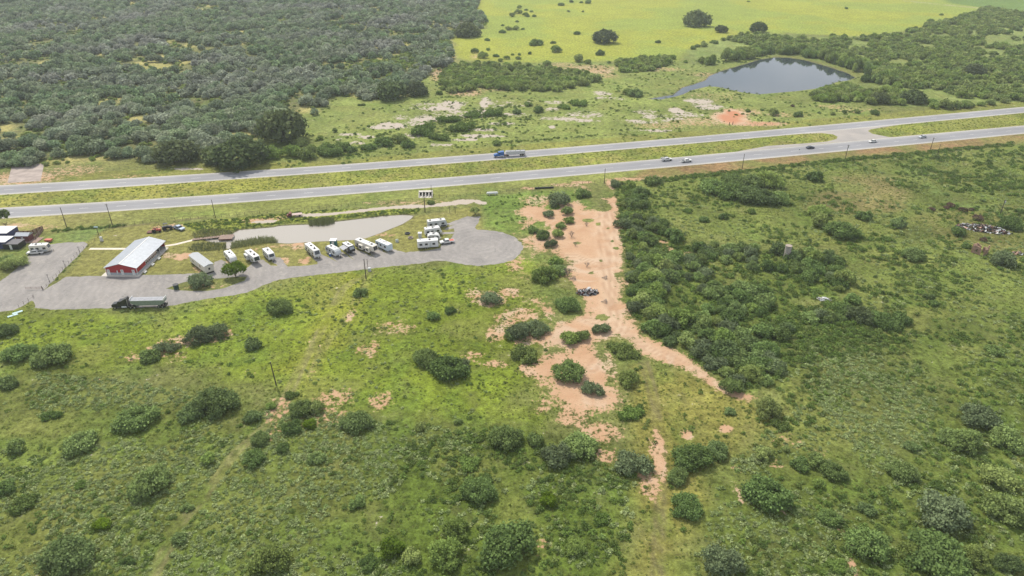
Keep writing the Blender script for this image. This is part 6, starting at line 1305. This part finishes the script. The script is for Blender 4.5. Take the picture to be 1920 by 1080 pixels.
# pale cyan sheets in the grass at the left
for k_, (px, py, a) in enumerate(((24, 592, .9), (33, 586, .8))):
    ob('plastic_sheet', MB().obox((0, 0, .12), (1.5, .5, .05), 0, .05, .04), CYAN, label=('pale cyan sheet lying in the grass at the left, lower of two', 'pale cyan sheet lying in the grass at the left, upper of two')[k_], cat='sheet').location = (*G(px, py), 0)
    bpy.data.objects[-1] if 0 else None
for o_ in [q for q in bpy.data.objects if q.name.startswith('plastic_sheet')]: o_.rotation_euler.z = .85
t = thing('post_sign', 'small sign post at the near edge of the near carriageway', 'sign', G(1498, 285.5)); ob('post', MB().cyl((0, 0, 0), (0, 0, 1.8), .05, n=6), CHROME, t); ob('panel', MB().box(-.35, .35, -.04, -.005, 1.1, 1.8), GSKIRT, t)
for k_, (px, py) in enumerate(((1367, 235), (1373.5, 234), (253, 297), (260, 296))):
    ob('fence_stump', MB().cyl((0, 0, -.1), (.1, 0, 2.0), .22, .18, 8), POLE, label=('dark stump left of two by the red soil patch', 'dark stump right of two by the red soil patch', 'dark stump left of two before the oak wood', 'dark stump right of two before the oak wood')[k_], cat='stump').location = (*G(px, py), 0)
t = thing('blue_tarp_bin', 'small blue bin between two campers of the pond row', 'bin', G(619.5, 480)); ob('drum', MB().box(-.35, .35, -.35, .35, 0, 1.0), BLUEP, t); ob('lid', MB().box(-.38, .38, -.38, .38, 1.002, 1.1), WHITE, t)
# round banded tank tower
t = thing('water_cistern', 'round banded concrete cistern rising out of the thicket', 'cistern', G(1474.5, 484))
for i in range(5): ob('ring', MB().cyl((0, 0, i * 1.05), (0, 0, i * 1.05 + 1.0), 1.2, n=24), mat('cistern_concrete', (.34, .30, .27), .9, var=.3, scale=1), t)
ob('top', MB().cyl((0, 0, 5.25), (0, 0, 5.4), 1.3, n=24), CONCD, t)
# ruined stone house
def ruin():
    a = G(1821, 473); b = G(1844, 480); c = G(1854, 474); rot = heading(a, b); W_ = math.dist(a, b); D = 4.0
    t = thing('stone_ruin', 'roofless ruin of a pink sandstone house with two window holes', 'ruin', a, rot); r = random.Random(4)
    def wall(p0, p1, holes, hf):
        n = int(math.dist(p0, p1) / .55); u = ((p1[0] - p0[0]) / n, (p1[1] - p0[1]) / n); ang = math.atan2(u[1], u[0])
        for i in range(n):
            f = (i + .5) / n; z = 0; top = hf(f) + r.uniform(-.25, .25)
            m_ = MB()
            while z < top:
                hh = r.uniform(.3, .42)
                if not any(h0 < f < h1 and z0 < z + hh / 2 < z1 for h0, h1, z0, z1 in holes):
                    m_.obox((p0[0] + u[0] * (i + .5), p0[1] + u[1] * (i + .5), z + hh / 2), (.27, .22 + r.uniform(0, .05), hh / 2 - .012), ang + r.uniform(-.03, .03))
                z += hh
            ob('stone_course', m_, STONE, t)['kind'] = 'stuff'
    wall((0, 0), (W_, 0), [(.28, .42, .8, 2.2), (.78, .95, 0, 2.0)], lambda f: 3.4 - 2.2 * abs(f - .15) - (.7 if .5 < f < .62 else 0))
    wall((0, 0), (0, D), [], lambda f: 3.4 - 1.2 * f); wall((W_, 0), (W_, D), [(.4, .6, .8, 2)], lambda f: 2.2 + .7 * math.sin(f * 9)); wall((0, D), (W_, D), [(.4, .6, 0, 2)], lambda f: 2.6 - f)
ruin()
# debris heaps
def heap(name, lab, px, py, rx, ry, h, n, mats, seed, big=.7):
    r = random.Random(seed); x, y = G(px, py); t = thing(name, lab, 'debris heap', (x, y))
    grp = {m_.name: MB() for m_ in mats}
    for i in range(n):
        a = r.uniform(0, 6.28); q = math.sqrt(r.random()); X_, Y_ = math.cos(a) * q * rx, math.sin(a) * q * ry; Y_ += -X_ * .35 if name == 'rubble_heap' else 0
        z = h * (1 - q * q) * r.uniform(.3, 1); m_ = r.choice(mats); s_ = r.uniform(.25, big)
        grp[m_.name].obox((X_, Y_, max(z, s_ * .15)), (s_ * r.uniform(.5, 1.5), s_ * r.uniform(.15, .6), s_ * r.uniform(.06, .3)), r.uniform(0, 3.14), r.uniform(-.6, .6), r.uniform(-.6, .6))
    for m_ in mats:
        if grp[m_.name].V: o_ = ob('rubble', grp[m_.name], m_, t); o_['kind'] = 'stuff'
PINK = mat('pink_rubble', (.45, .28, .22), .9, var=.3)
heap('rubble_heap', 'long heap of demolition rubble and twisted sheet metal in the right field', 1843, 430, 9.5, 4.2, 2.0, 420, [PINK, GREYW, RSTEEL, RSTEEL, BLACK, GSKIRT, CONCD, BLACK, CONCD, WHITE], 2, .8)
heap('debris_heap', 'burnt heap of branches, bags and sheet metal on the sandy clearing', 1101, 549, 4.0, 2.2, 1.5, 260, [BLACK, POLE, RSTEEL, GREYW, GSKIRT, POLE, BLACK], 3, .6)
heap('debris_heap', 'small heap of white scrap in the grass behind the thicket', 1546, 562, 2.8, 1.4, .7, 50, [WHITE, GREYW, CONCD], 4, .55)
heap('debris_heap', 'small heap of red and dark scrap at the right edge', 1907, 476, 3.6, 1.4, .9, 60, [RSTEEL, PINK, BLACK, WHITE], 5, .6)
ob('plywood_sheet', MB().obox((0, 0, .3), (.5, .35, .04), .2, .4, 0), WHITE, label='white panel sticking up from the top of the sandy debris heap', cat='panel').location = (*G(1104, 545), .9)
# fallen branches on the sand
for k_, (px, py, s_, lab) in enumerate(((1128, 521, 2.2, 'long fallen branch on the sand above the debris heap'), (1127, 566, 2.2, 'fallen branch on the sand below the debris heap'), (1068, 523, 2.4, 'fallen branch at the foot of the mesquites beside the sand'))):
    o_ = ob('fallen_branch', BARES[k_], label=lab, cat='branch'); o_.location = (*G(px, py), .1); o_.rotation_euler = (R(88), 0, 1.4); o_.scale = (s_, s_ * .6, s_)

# ================================================================== AIR
bx0, bx1, by0, by1 = -8200, 8200, -1700, 8600
bx0 = -float(max(abs(xs.min()), abs(xs.max()))) - 50; bx1 = -bx0; by0 = float(ys.min()) - 50; by1 = float(ys.max()) + 50
hz = bpy.data.materials.new('haze'); hz.use_nodes = True; t = hz.node_tree; t.nodes.clear(); out = N(t, 'ShaderNodeOutputMaterial'); pv = N(t, 'ShaderNodeVolumePrincipled')
pv.inputs['Color'].default_value = (.86, .93, 1, 1); pv.inputs['Density'].default_value = .00011; pv.inputs['Anisotropy'].default_value = .2; t.links.new(pv.outputs[0], out.inputs['Volume'])
ob('haze', MB().box(bx0, bx1, by0, by1, -3.0, 135), hz, kind='stuff')
